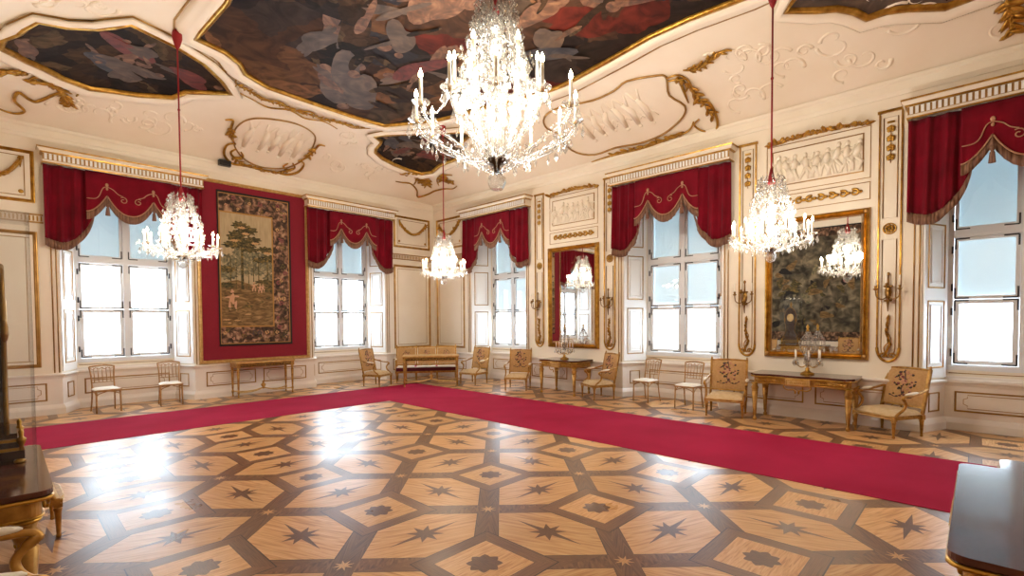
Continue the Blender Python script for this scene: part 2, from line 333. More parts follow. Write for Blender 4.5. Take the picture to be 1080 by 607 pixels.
# ---------------------------------------------------------------- floor: one mesh, inlaid parquet
def build_floor():
    V = []; F = []; MI = []; UV = []; TI = []
    keys = ['joint', 'brown', 'honey', 'inlay']
    rnd = random.Random(3)
    def poly(pts, z, m, ang, tint=None):
        o = len(V); V.extend((x, y, z) for x, y in pts); F.append(list(range(o, o+len(pts)))); MI.append(m)
        c, s = math.cos(ang), math.sin(ang); ox, oy = rnd.random()*40, rnd.random()*40
        UV.append([((x*c+y*s)+ox, (-x*s+y*c)+oy) for x, y in pts])
        t = tint if tint else .80+.2*rnd.random(); TI.append((t, t*(.97+.03*rnd.random()), t*.97, 1))
    poly([(XL, YF), (XB+.7, YF), (XB+.7, YA+.7), (XL, YA+.7)], 0, 0, 0, 1)
    a, s, t, b = 1.51, .27, .40, .141; g = .004; h = a/2
    def star(cx, cy, tips, rin, z, m, rot=0):
        n = len(tips)
        for k in range(n):
            A = rot+2*pi*k/n; R = tips[k]
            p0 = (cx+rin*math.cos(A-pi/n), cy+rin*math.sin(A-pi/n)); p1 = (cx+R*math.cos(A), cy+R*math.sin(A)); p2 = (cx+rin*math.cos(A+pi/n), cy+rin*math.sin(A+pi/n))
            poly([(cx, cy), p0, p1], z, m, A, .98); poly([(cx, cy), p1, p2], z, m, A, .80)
    for i in range(-3, 7):
        for j in range(-6, 8):
            cx, cy = 2.50+a*i, 4.21+1.512*j
            if not (XL-.8 < cx < XB+1.0 and YF-.6 < cy < YA+1.0): continue
            def P(l): return [(cx+x, cy+y) for x, y in l]
            poly(P([(-s, -s), (s, -s), (s, s), (-s, s)]), .0006, 2, rnd.choice((0, pi/2)))
            for k in range(4):
                R = Matrix.Rotation(k*pi/2, 2)
                q = [R @ Vector(p) for p in ((-t+g, -t+g), (t-g, -t+g), (s+g, -s-g), (-s-g, -s-g))]
                poly(P([(p.x, p.y) for p in q]), .0005, 1, k*pi/2)
            poly([(cx+(.125+.018*math.cos(8*A))*math.cos(A), cy+(.125+.018*math.cos(8*A))*math.sin(A)) for A in [2*pi*q/32 for q in range(32)]], .0012, 3, pi/4, .9)
            e = g*1.2
            poly(P([(t+e, -(t-b)+e), (t+e, t-b-e), (h, h-b-e*1.4), (a-t-e, t-b-e), (a-t-e, -(t-b)+e), (h, -(h-b)+e*1.4)]), .0006, 2, pi/4*rnd.choice((0, 1, 2)))
            poly(P([(-(t-b)+e, t+e), (t-b-e, t+e), (h-b-e*1.4, h), (t-b-e, a-t-e), (-(t-b)+e, a-t-e), (-(h-b)+e*1.4, h)]), .0006, 2, pi/4*rnd.choice((0, 1, 2)))
            L, S_ = .37, .17
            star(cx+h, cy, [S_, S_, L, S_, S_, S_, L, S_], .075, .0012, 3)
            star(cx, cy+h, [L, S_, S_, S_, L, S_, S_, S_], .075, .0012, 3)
            poly(P([(t+g, t+g), (t+g, t-b+g), (a-t+b-g, a-t-g), (a-t-g, a-t-g), (a-t-g, a-t+b-g), (t-b+g, t+g)]), .0007, 1, pi/4, .72+.12*rnd.random())
            for sg in (1, -1):
                q = [(t+g, a-t-g), (t-b+g, a-t-g) , (h-b, h), (h, h+b)] if sg > 0 else [(a-t-g, t+g), (a-t-g+b, t+g), (h+b, h), (h, h-b)]
                if sg > 0: q = [(t+g, a-t-g), (t+g, a-t+b-g), (h, h+b), (h-b, h), (t-b+g, a-t-g)]
                else: q = [(a-t-g, t+g), (a-t-g, t-b+g), (h, h-b), (h+b, h), (a-t+b-g, t+g)]
                poly(P(q), .0004, 1, -pi/4)
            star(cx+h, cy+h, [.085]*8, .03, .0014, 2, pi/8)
    me = bpy.data.meshes.new('floor'); me.from_pydata(V, [], F)
    for k in keys: me.materials.append(MAT[k])
    me.polygons.foreach_set('material_index', MI)
    ul = me.uv_layers.new(name='grain'); cl = me.color_attributes.new(name='tint', type='FLOAT_COLOR', domain='CORNER')
    ul.data.foreach_set('uv', [c for u in UV for p in u for c in p])
    cl.data.foreach_set('color', [c for u, t_ in zip(UV, TI) for p in u for c in t_])
    me.update(); o = bpy.data.objects.new('floor', me); COL.objects.link(o); tag(o, 'glossy inlaid parquet floor of hexagons, squares and eight-pointed stars', kind='structure')
build_floor()

# ---------------------------------------------------------------- walls
def sweep(mb, path, prof):      # path of (x,y) with the room on its -y side; prof of (out, z)
    n = len(path); P = [Vector(p) for p in path]; N = []
    for i in range(n):
        nn = []
        for a, b in ((i-1, i), (i, i+1)):
            if a >= 0 and b < n:
                d = (P[b]-P[a]).normalized(); nn.append(Vector((d.y, -d.x)))
        m = sum(nn, Vector((0, 0))).normalized(); N.append(m/max(.3, m.dot(nn[0])))
    k = len(prof); vs = [(P[i].x+N[i].x*o, P[i].y+N[i].y*o, z) for i in range(n) for o, z in prof]
    fs = [(i*k+j, (i+1)*k+j, (i+1)*k+j+1, i*k+j+1) for i in range(n-1) for j in range(k-1)]
    fs += [(i*k+k-1, (i+1)*k+k-1, (i+1)*k, i*k) for i in range(n-1)]
    fs += [tuple(range(k)), tuple(range((n-1)*k, n*k))[::-1]]
    mb.add(vs, fs, False)
def rect(mb, x0, x1, z0, z1, w=.05, d=.02, y=0):
    pr = [(0, 0), (.12*w, d*.9), (.35*w, d), (.5*w, d*.55), (.7*w, d*.8), (w, 0)]
    vs = []
    for o, h in pr: vs += [(x0+o, y-h, z0+o), (x1-o, y-h, z0+o), (x1-o, y-h, z1-o), (x0+o, y-h, z1-o)]
    fs = [(i*4+k, i*4+(k+1) % 4, (i+1)*4+(k+1) % 4, (i+1)*4+k) for i in range(len(pr)-1) for k in range(4)]
    mb.add(vs, fs, False)
def outline(mb, pts, r=.01, closed=True): mb.tube([(x, y, z) for x, y, z in pts], r, 5, closed)
def notched(mb, x0, x1, z0, z1, r=.009, y=-.006, c=.06):
    zm = (z0+z1)/2; h = (z1-z0)/2
    outline(mb, [(x0+c, y, z1), (x1-c, y, z1), (x1-c, y, zm+h*.55), (x1-c*.2, y, zm+h*.35), (x1-c*.2, y, zm-h*.35), (x1-c, y, zm-h*.55), (x1-c, y, z0), (x0+c, y, z0), (x0+c, y, zm-h*.55), (x0+c*.2, y, zm-h*.35), (x0+c*.2, y, zm+h*.35), (x0+c, y, zm+h*.55)], r)
HW, HI, DEP = 1.18, .90, .65
def wall(name, f, s0, s1, wins, idx):
    root = MB(); root.mat('wall')
    edges = [s0]+[e for c in wins for e in (c-HW, c+HW)]+[s1]
    inner = [s0]+[e for c in wins for e in (c-HI, c+HI)]+[s1]
    for i in range(0, len(edges), 2):
        poly = [(edges[i], 0), (edges[i+1], 0)]
        poly += [(inner[i+1], DEP), (inner[i+1], .85)] if i+1 < len(edges)-1 else [(edges[i+1], .85)]
        poly += [(inner[i], .85), (inner[i], DEP)] if i > 0 else [(edges[i], .85)]
        if poly[-1] == poly[0]: poly = poly[:-1]
        root.prism(poly[::-1], 0, 5.06)
    root.box(s0, s1, 0, .85, 5.06, 5.78)
    for c in wins:
        root.box(c-HI, c+HI, .60, .85, 0, .80); root.box(c-HI, c+HI, DEP, .85, .80, 1.04)
    o = root.build(name); o.location = f['loc']; o.rotation_euler = (0, 0, f['rz']); tag(o, kind='structure')
    path = [(s0, 0)]
    for c in wins: path += [(c-HW, 0), (c-.92, .60), (c+.92, .60), (c+HW, 0)]
    path.append((s1, 0))
    side = name.split('_')[1]
    b = MB(); b.mat('dado'); sweep(b, path, [(-.01, 0), (.075, 0), (.075, .12), (.06, .15), (.045, .17), (.02, .20), (-.01, .20)])
    bo = b.build('baseboard_'+side); bo.location = f['loc']; bo.rotation_euler = (0, 0, f['rz']); tag(bo, kind='structure')
    t = MB(); t.mat('dado'); sweep(t, path, [(-.01, .72), (.03, .72), (.045, .76), (.075, .785), (.08, .81), (.02, .825), (-.01, .825)])
    sweep(t, path, [(-.01, .19), (.018, .19), (.018, .73), (-.01, .73)])
    to = t.build('trim_%d' % idx); to.location = f['loc']; to.rotation_euler = (0, 0, f['rz']); tag(to, 'dado and chair rail along the wall', kind='structure')
    t = MB(); t.mat('wall'); sweep(t, [(s0, 0), (s1, 0)], [(-.01, 5.50), (.02, 5.50), (.035, 5.55), (.05, 5.57), (.055, 5.69), (.085, 5.72), (.10, 5.76), (-.01, 5.77)])
    to = t.build('trim_%d' % (idx+1)); to.location = f['loc']; to.rotation_euler = (0, 0, f['rz']); tag(to, 'cream cornice band under the coved ceiling', kind='structure')
    # gold frames of the dado
    m = MB(); m.mat('goldline')
    for i in range(0, len(edges), 2):
        e0, e1 = edges[i]+(.12 if i == 0 else .22), edges[i+1]-(.12 if i+1 == len(edges)-1 else .22)
        n = 2 if e1-e0 > 1.9 else 1
        for k in range(n):
            a0 = e0+(e1-e0)*k/n+(.09 if k else 0); a1 = e0+(e1-e0)*(k+1)/n-(.09 if k < n-1 else 0)
            rect(m, a0, a1, .28, .64, .028, .012, -.018); notched(m, a0+.08, a1-.08, .34, .58, .006, -.02)
    for c in wins:
        rect(m, c-.78, c+.78, .30, .64, .028, .012, .60-.018); notched(m, c-.68, c+.68, .36, .58, .006, .60-.02)
        outline(m, [(c-.86, DEP-.004, .93), (c+.86, DEP-.004, .93)], .007, False)
    m.build('gold_moulding', o)
    for c in wins:      # dado panels on the splays, gold fillets at the arris
        for sg in (-1, 1):
            m = MB(); m.mat('goldline')
            d = Vector((sg*(.92-HW), .60)); L = d.length; d.normalize()
            m.X = Matrix.Translation((c+sg*HW, 0, 0)) @ Matrix(((d.x, sg*d.y*1.0, 0, 0), (d.y, -sg*d.x*1.0, 0, 0), (0, 0, 1, 0), (0, 0, 0, 1)))
            # local: x along the splay, y*sg away from the room
            rect(m, .20, L-.16, .30, .62, .025, .012*1, -.02 if True else 0)
            m.X = None
            for q in (.03, .10): outline(m, [(c+sg*(HW+q), -.008, .84), (c+sg*(HW+q), -.008, 4.97)], .011, False)
            m.build('gold_moulding', o)
    return o
CA = [2.00, 7.23]                     # window centres, left wall (x)
CB = [10.47, 5.00, -0.50]             # window centres, right wall (y)
wallA = wall('wall_left', FA(0), XL-.85, XB+.85, CA, 1)
wallB = wall('wall_right', FB(0), -YA, -YF+.85, [-c for c in CB], 3)
wallL = wall('wall_back', FL(0), YF-.85, YA, [], 5)
wallF = wall('wall_front', dict(loc=(0, YF, 0), rz=pi), -XB, -XL, [], 7)

# ---------------------------------------------------------------- ceiling: shallow cove on four sides
def gz(d):
    d = max(0, min(d, 3.0)); return 1-(1-d/3.0)**2
def cz(x, y): return 5.74+.82*gz(min(x-XL, XB-x))*gz(min(y-YF, YA-y))
def build_ceiling():
    xs = [XL+(XB-XL)*i/74 for i in range(75)]; ys = [YF+(YA-YF)*j/114 for j in range(115)]
    vs = [(x, y, cz(x, y)) for y in ys for x in xs]; n = len(xs)
    fs = [(j*n+i, (j+1)*n+i, (j+1)*n+i+1, j*n+i+1) for j in range(len(ys)-1) for i in range(n-1)]
    m = MB(); m.mat('plaster'); m.add(vs, fs, True); o = m.build('ceiling', None, False); tag(o, kind='structure'); return o
ceiling = build_ceiling()
roof = MB(); roof.mat('plaster'); roof.box(XL-.85, XB+.85, YF-.85, YA+.85, 6.62, 6.8); tag(roof.build('trim_9'), 'ceiling slab above the plaster vault', kind='structure')

def offs(path, o, closed):
    n = len(path); out = []
    for i in range(n):
        a = path[(i-1) % n] if closed or i > 0 else path[i]; b = path[(i+1) % n] if closed or i < n-1 else path[i]
        d = Vector((b[0]-a[0], b[1]-a[1]));
        if d.length < 1e-6: d = Vector((1, 0))
        d.normalize(); out.append((path[i][0]+d.y*o, path[i][1]-d.x*o))
    return out
def band(mb, path, prof, closed=True):       # prof of (outward offset, drop below the vault)
    rows = [[(x, y, cz(x, y)-dr) for x, y in offs(path, o, closed)] for o, dr in prof]; n = len(path)
    vs = [p for r in rows for p in r]
    fs = [(i*n+k, i*n+(k+1) % n, (i+1)*n+(k+1) % n, (i+1)*n+k) for i in range(len(rows)-1) for k in range(n if closed else n-1)]
    mb.add(vs, fs, True)
def area2(p): return sum(p[i][0]*p[(i+1) % len(p)][1]-p[(i+1) % len(p)][0]*p[i][1] for i in range(len(p)))
def fill(path, name, mk_, parent, drop=.012):
    bm = bmesh.new(); vs = [bm.verts.new((x, y, 0)) for x, y in path]; bm.faces.new(vs)
    bmesh.ops.triangulate(bm, faces=bm.faces[:], ngon_method='EAR_CLIP')
    x0, x1 = min(p[0] for p in path), max(p[0] for p in path); y0, y1 = min(p[1] for p in path), max(p[1] for p in path)
    for ax, lo, hi in ((0, x0, x1), (1, y0, y1)):
        q = lo+.2
        while q < hi:
            co = Vector((q, 0, 0)) if ax == 0 else Vector((0, q, 0)); no = Vector((1, 0, 0)) if ax == 0 else Vector((0, 1, 0))
            bmesh.ops.bisect_plane(bm, geom=bm.verts[:]+bm.edges[:]+bm.faces[:], plane_co=co, plane_no=no); q += .2
    for v in bm.verts: v.co.z = cz(v.co.x, v.co.y)-drop
    me = bpy.data.meshes.new(name); bm.to_mesh(me); bm.free(); me.materials.append(MAT[mk_])
    o = bpy.data.objects.new(name, me); COL.objects.link(o)
    if parent: o.parent = parent
    return o
rf = random.Random(11)
def figures(poly, n, seed, parent, sc=1.0):       # painted figures, each a flat patch of the canvas
    r = random.Random(seed); x0, x1 = min(p[0] for p in poly), max(p[0] for p in poly); y0, y1 = min(p[1] for p in poly), max(p[1] for p in poly)
    def inside(x, y):
        c = False
        for i in range(len(poly)):
            (ax, ay), (bx, by) = poly[i], poly[i-1]
            if (ay > y) != (by > y) and x < (bx-ax)*(y-ay)/(by-ay)+ax: c = not c
        return c
    mb = MB(); k = 0; tries = 0
    def blob(x, y, a, b, th, dr, m, wob=.25):
        mb.mat(m); ph = r.random()*6; pts = []
        for q in range(22):
            A = 2*pi*q/22; R = 1+wob*math.sin(2*A+ph)+wob*.6*math.sin(3*A+ph*2)
            px = a*R*math.cos(A); py = b*R*math.sin(A); X = x+px*math.cos(th)-py*math.sin(th); Y = y+px*math.sin(th)+py*math.cos(th)
            pts.append((X, Y))
        if not all(inside(*p) for p in pts): return False
        mb.add([(X, Y, cz(X, Y)-dr) for X, Y in pts], [tuple(range(22))], False); return True
    lay = 0
    while k < n and tries < n*20:
        tries += 1; x = x0+(x1-x0)*r.random(); y = y0+(y1-y0)*r.random(); th = r.random()*6.28
        dr = .014+.0004*lay; lay += 1; s = sc*(.7+.6*r.random())
        cloth = r.choice(['fresco_red', 'fresco_blue', 'fresco_grey', 'fresco_pale', 'fresco_grey', 'fresco_dark'])
        if not blob(x, y, .42*s, .20*s, th, dr, cloth): continue
        k += 1
        for dd in range(2):
            an = th+r.uniform(-1, 1)+(0 if dd else pi); L = .38*s
            blob(x+L*math.cos(an), y+L*math.sin(an), .24*s, .055*s, an, dr+.0002, r.choice(('fresco_pale', 'fresco_grey', 'fresco_dark')), .35)
        an = th+r.uniform(-.5, .5); blob(x+.5*s*math.cos(an), y+.5*s*math.sin(an), .085*s, .07*s, an, dr+.0003, 'fresco_pale', .05)
    mb.build('painted_scene', parent, False)
def ceiling_painting(pts, label, mat_, nfig, seed, wide=.34, k=4, sc=1.0, group=None):
    p2 = [(p[0], p[1]) for p in pts]
    if area2(p2) < 0: p2 = p2[::-1]
    den = []
    for i in range(len(p2)):
        a, b = Vector(p2[i]), Vector(p2[(i+1) % len(p2)]); m_ = max(1, int((b-a).length/.25))
        den += [tuple(a.lerp(b, t/m_)) for t in range(m_)]
    root = empty('ceiling_painting', (sum(p[0] for p in p2)/len(p2), sum(p[1] for p in p2)/len(p2), 0)); root.location.z = cz(root.location.x, root.location.y)
    tag(root, label, 'painting', group)
    A = fill(den, 'canvas', mat_, root)
    m = MB(); m.mat('gold'); band(m, den, [(-.03, .0), (-.03, .05), (.0, .075), (.05, .06), (.06, .04)]); B = m.build('gilt_frame', root)
    m = MB(); m.mat('plaster'); band(m, den, [(.055, .01), (.06, .055), (.12, .09), (.20, .075), (.25, .05), (wide*.9, .06), (wide, .03), (wide+.02, -.01)]); Cc = m.build('plaster_frame', root)
    m = MB(); m.mat('goldline'); band(m, den, [(wide+.03, .0), (wide+.035, .018), (wide+.055, .018), (wide+.06, 0)]); D = m.build('gold_line', root)
    before = set(root.children); figures(p2, nfig, seed, root, sc)
    inv = Matrix.Translation(-root.location)
    for ch in root.children:
        ch.data.transform(inv)
    return root
def rnd_corner(pts): return pts
central = [(2.41, 8.03), (2.34, 9.41), (2.8, 9.53), (3.1, 9.75), (3.3, 10.08), (3.8, 10.34), (4.77, 10.4), (5.6, 10.42), (6.46, 10.37), (6.75, 9.9), (7.13, 9.24), (7.32, 8.6), (7.5, 7.6), (7.78, 6.6), (7.8, 6.0), (7.66, 4.9), (7.52, 4.01), (7.51, 3.34), (7.58, 2.5), (7.5, 1.2), (7.0, .7), (6.6, .2), (6.2, -.1), (4.8, -.3), (3.6, -.1), (3.2, .3), (2.8, .8), (2.3, 1.2), (2.25, 2.5), (2.38, 3.4), (2.3, 4.6), (2.1, 5.4), (2.1, 6.4), (2.35, 7.2)]
ceiling_painting(central, 'large central ceiling painting of crowded figures in a gilt border above the biggest chandelier', 'fresco', 34, 5, sc=1.5)
left_p = [(.1, 10.92), (.14, 10.61), (.30, 10.4), (.36, 10.2), (.48, 9.93), (.79, 10.04), (1.15, 9.95), (1.35, 9.77), (1.49, 9.57), (1.83, 9.77), (2.15, 9.92), (2.62, 10.22), (3.05, 10.7), (3.33, 11.09), (2.95, 11.33), (2.65, 11.51), (2.49, 11.82), (1.96, 12.02), (1.25, 12.1), (.87, 11.89), (.39, 11.38)]
ceiling_painting(left_p, 'dark ceiling painting with a red-robed figure at the left, over the window nearest the clock', 'fresco_dark', 9, 9, wide=.16, sc=.9)
far_p = [(7.66, 9.81), (7.2, 10.35), (6.6, 11.06), (6.9, 11.22), (6.96, 11.4), (6.98, 11.6), (7.07, 11.79), (7.4, 11.98), (7.83, 12.08), (8.26, 12.09), (8.7, 12.0), (8.85, 11.7), (8.78, 11.25), (8.8, 10.6), (8.7, 10.1), (8.5, 9.85), (8.3, 9.75), (8.15, 9.2), (7.95, 9.25)]
ceiling_painting(far_p, 'small dark ceiling painting near the far corner of the room', 'fresco_dark', 12, 13, wide=.12, sc=.7)
right_p = [(8.0, 1.95), (8.22, 2.15), (8.45, 1.8), (8.56, 1.57), (8.74, 1.38), (8.94, 1.26), (8.94, 1.03), (9.02, .8), (9.22, .4), (9.15, -.4), (8.7, -1.0), (8.3, -1.6), (7.7, -1.2), (7.3, -.5), (7.4, .5)]
ceiling_painting(right_p, 'ceiling painting cut by the top edge of the picture, at the right', 'fresco_grey', 12, 17, wide=.14, sc=.8)

def on_ceiling(pts, drop=.03): return [(x, y, cz(x, y)-drop) for x, y in pts]
def leafy(mb, pts, size, n, rr, spread=.6):
    for q in range(n):
        t = (q+rr.uniform(-.3, .3))/max(1, n-1)*(len(pts)-1); t = min(max(t, 0), len(pts)-1.001); i = int(t); u = t-i
        p = Vector(pts[i]).lerp(Vector(pts[i+1]), u); d = (Vector(pts[i+1])-Vector(pts[i])).normalized()
        sd = (1, -1, 0)[q % 3]; ang = sd*rr.uniform(.6, 1.2)*spread*1.6; s = size*1.15*rr.uniform(.8, 1.25)
        R = d.to_track_quat('X', 'Z').to_matrix() @ Matrix.Rotation(ang, 3, 'Z')
        R2 = R @ Matrix.Rotation(rr.uniform(-.7, .7), 3, 'X') @ Matrix.Rotation(rr.uniform(-.35, .35), 3, 'Y')
        off = R @ Vector((s*.7 if sd else 0, 0, 0))
        mb.ell(p+off, (s, s*.36, s*.22), 6, 4, R2)
        if sd == 0: mb.ell(p, (s*.35, s*.35, s*.35), 6, 4)
def ceiling_ornament(lines, leaves, r=.022, drop=.035, name='gilt_scroll', leaf=.06):
    r *= 1.45; leaf *= 1.35; m = MB(); m.mat('gold'); rr = random.Random(int(abs(lines[0][0][0])*100))
    for l in lines: m.tube(cr(on_ceiling(l, drop), 5), [r*(.5+.5*math.sin(pi*min(1, max(0, t)))) for t in [q/(5*(len(l)-1)) for q in range(5*(len(l)-1)+1)]], 6)
    for l, n in leaves: leafy(m, on_ceiling(l, drop+.01), leaf, int(n*1.6), rr)
    return m.build(name, ceiling)
ovalA = [(4.12, 11.74), (4.4, 11.63), (4.82, 11.56), (5.21, 11.67), (5.46, 11.9), (5.57, 12.33), (5.55, 12.81), (5.34, 13.17), (5.01, 13.33), (4.6, 13.36), (4.21, 13.2), (3.92, 12.86), (3.8, 12.44), (3.84, 12.09), (3.95, 11.88)]
def relief_on_ceiling(cx, cy, w_, h_, n, seed, ux):     # low plaster figures; ux = along-wall direction
    m = MB(); m.mat('plaster'); r = random.Random(seed); ux = Vector(ux); uy = Vector((ux.y, -ux.x))
    for k in range(n):
        a = (k+.5)/n*w_-w_/2+r.uniform(-.05, .05)
        def Q(u, v): 
            x = cx+ux.x*u+uy.x*v; y = cy+ux.y*u+uy.y*v; return Vector((x, y, cz(x, y)+.006))
        h = h_*r.uniform(.75, 1)
        for (du, v0, dv, rad) in ((0, -.42, 0, .055),):
            m.ell(Q(a, v0*h), (rad, rad, .03), 7, 4)
        m.tube([Q(a, -.34*h), Q(a+r.uniform(-.05, .05), 0), Q(a+r.uniform(-.1, .1), .25*h)], [.05, .08, .05], 6)
        for s in (-1, 1):
            m.tube([Q(a, -.26*h), Q(a+s*.12, -.1*h+r.uniform(-.1, .1)), Q(a+s*.2, r.uniform(-.3, .1)*h)], [.028, .022, .016], 5)
            m.tube([Q(a, .12*h), Q(a+s*.07, .32*h), Q(a+s*.1+r.uniform(-.05, .05), .48*h)], [.04, .03, .02], 5)
    m.build('plaster_relief', ceiling)
m = MB(); m.mat('goldline'); m.tube(cr(on_ceiling(ovalA, .02), 4, True), .018, 6, True); m.build('gilt_oval', ceiling)
relief_on_ceiling(4.68, 12.45, 1.35, 1.3, 5, 3, (1, 0))
ceiling_ornament([[(3.52, 12.10), (3.66, 12.05), (3.70, 12.3), (3.78, 12.6), (3.94, 12.82)], [(3.94, 12.78), (3.78, 12.9), (3.80, 13.2), (4.02, 13.42), (4.3, 13.42), (4.7, 13.40)], [(4.0, 12.95), (3.92, 13.1), (4.05, 13.24), (4.2, 13.15), (4.12, 13.02)]], [([(3.7, 12.3), (3.74, 12.55)], 6), ([(4.0, 13.2), (4.3, 13.4), (4.7, 13.42)], 12)])
ceiling_ornament([[(5.80, 12.10), (5.66, 12.12), (5.64, 12.35), (5.58, 12.7), (5.44, 12.9)], [(5.44, 12.85), (5.62, 12.95), (5.6, 13.25), (5.38, 13.42), (5.1, 13.42), (4.75, 13.42)], [(5.35, 13.0), (5.46, 13.15), (5.32, 13.26), (5.18, 13.18), (5.25, 13.05)]], [([(5.64, 12.3), (5.58, 12.65)], 6), ([(5.4, 13.25), (5.1, 13.42), (4.75, 13.44)], 12)])
ceiling_ornament([[(2.69, 10.03), (2.9, 10.2), (3.2, 10.3), (3.3, 10.62), (3.6, 10.75), (3.9, 10.95), (4.2, 10.82), (4.55, 11.0), (4.9, 10.85), (5.2, 11.05), (5.6, 10.9), (5.95, 11.0), (6.3, 10.75)], [(3.3, 10.9), (3.7, 11.05), (4.1, 11.2), (4.5, 11.05), (4.9, 11.2), (5.3, 11.1), (5.7, 11.25)]], [([(3.3, 10.6), (3.9, 10.9), (4.6, 10.95)], 24), ([(4.6, 10.98), (5.3, 10.95), (6.1, 10.85)], 22)], r=.014, leaf=.045)
# corner palmette (symmetrical about the room's diagonal)
ceiling_ornament([[(8.3, 12.75), (8.5, 12.70), (8.75, 12.62), (9.1, 12.8), (9.35, 13.1), (9.5, 12.75), (9.52, 12.45), (9.62, 12.1), (9.75, 11.85), (9.72, 11.6)], [(8.85, 12.6), (8.75, 12.3), (8.5, 12.1), (8.25, 12.2)], [(9.42, 12.1), (9.2, 11.9), (9.1, 11.6), (9.3, 11.3)]], [([(8.2, 12.35), (8.6, 12.15), (8.9, 12.3)], 14), ([(8.9, 12.05), (9.15, 12.35)], 12), ([(9.1, 11.5), (9.3, 11.75), (9.5, 11.6)], 14)], r=.02, leaf=.075)
ceiling_ornament([[(-.1, 12.9), (.1, 13.15), (.28, 13.2), (.39, 13.07), (.26, 12.77), (.31, 12.49), (.45, 12.68), (.56, 12.72), (.76, 12.46), (.97, 12.24), (1.11, 12.24), (1.08, 12.4)], [(.42, 12.06), (.53, 11.92), (.67, 12.06), (.86, 12.27), (.98, 12.55)]], [([(.42, 12.06), (.67, 12.1), (.9, 12.3)], 18), ([(.86, 12.3), (1.0, 12.7)], 12), ([(-.1, 12.0), (.1, 11.75), (.35, 11.8)], 18)], r=.02, leaf=.06)
cB = [(8.44, 6.5), (8.58, 5.87), (8.54, 5.32), (8.42, 4.96), (8.57, 4.40), (8.66, 4.30), (8.81, 4.33), (9.15, 4.45), (9.51, 4.30), (9.75, 4.45), (9.92, 4.75), (10.04, 5.1), (10.08, 5.6), (10.02, 6.2), (10.05, 6.8), (9.85, 7.2), (9.5, 7.3), (9.2, 7.2), (8.9, 7.35), (8.6, 7.2), (8.45, 6.9)]
m = MB(); m.mat('goldline'); m.tube(cr(on_ceiling(cB, .02), 3, True), .022, 6, True); m.build('gilt_oval', ceiling)
relief_on_ceiling(9.25, 5.8, 1.7, 1.1, 6, 8, (0, -1))
ceiling_ornament([[(8.7, 4.29), (8.72, 4.08), (8.95, 3.98), (9.25, 4.02), (9.5, 4.05), (9.6, 3.86), (9.95, 3.85), (10.22, 3.95), (10.20, 4.2), (10.0, 4.32), (9.9, 4.18)], [(8.78, 4.3), (8.85, 4.12), (9.1, 4.15), (9.45, 4.2)], [(9.92, 4.3), (10.1, 4.5), (10.15, 5.0), (10.2, 5.6), (10.18, 6.4), (10.2, 7.0)], [(8.65, 3.95), (8.75, 3.72), (8.62, 3.45), (8.56, 3.2), (8.62, 3.08)]], [([(8.76, 4.1), (9.3, 3.98), (9.9, 3.9)], 14), ([(8.66, 3.85), (8.7, 3.6), (8.56, 3.3)], 10), ([(10.1, 4.6), (10.16, 5.4), (10.14, 6.4)], 20)], r=.02, leaf=.065)
ceiling_ornament([[(9.49, -.19), (9.6, -.22), (9.8, -.26), (9.95, -.28)]], [([(9.45, -.2), (9.7, -.25), (9.97, -.28)], 14)], r=.02, leaf=.07)
def plaster_scrolls(defs, parent):
    m = MB(); m.mat('plaster')
    for (cx, cy, s, a0, turns) in defs:
        pts = [(cx+s*(1-t*.8)*math.cos(a0+turns*2*pi*t), cy+s*(1-t*.8)*math.sin(a0+turns*2*pi*t)) for t in [q/26 for q in range(27)]]
        m.tube([(x, y, cz(x, y)+.010) for x, y in pts], [.035-.02*q/26 for q in range(27)], 6)
    m.build('plaster_scroll', parent)
rs = random.Random(21)
for (ax, ay, bx, by, n) in ((.7, 12.5, 3.3, 12.9, 24), (5.9, 11.4, 8.0, 12.9, 18), (8.7, 11.2, 9.9, 8.0, 16), (8.6, 3.6, 9.9, .6, 30), (9.0, .3, 9.9, -2, 14), (1.2, 9.0, .3, 9.4, 5)):
    plaster_scrolls([(rs.uniform(min(ax, bx), max(ax, bx)), rs.uniform(min(ay, by), max(ay, by)), rs.uniform(.08, .27), rs.random()*6, rs.choice((-1, 1))*rs.uniform(.5, 1.3)) for _ in range(n)], ceiling)

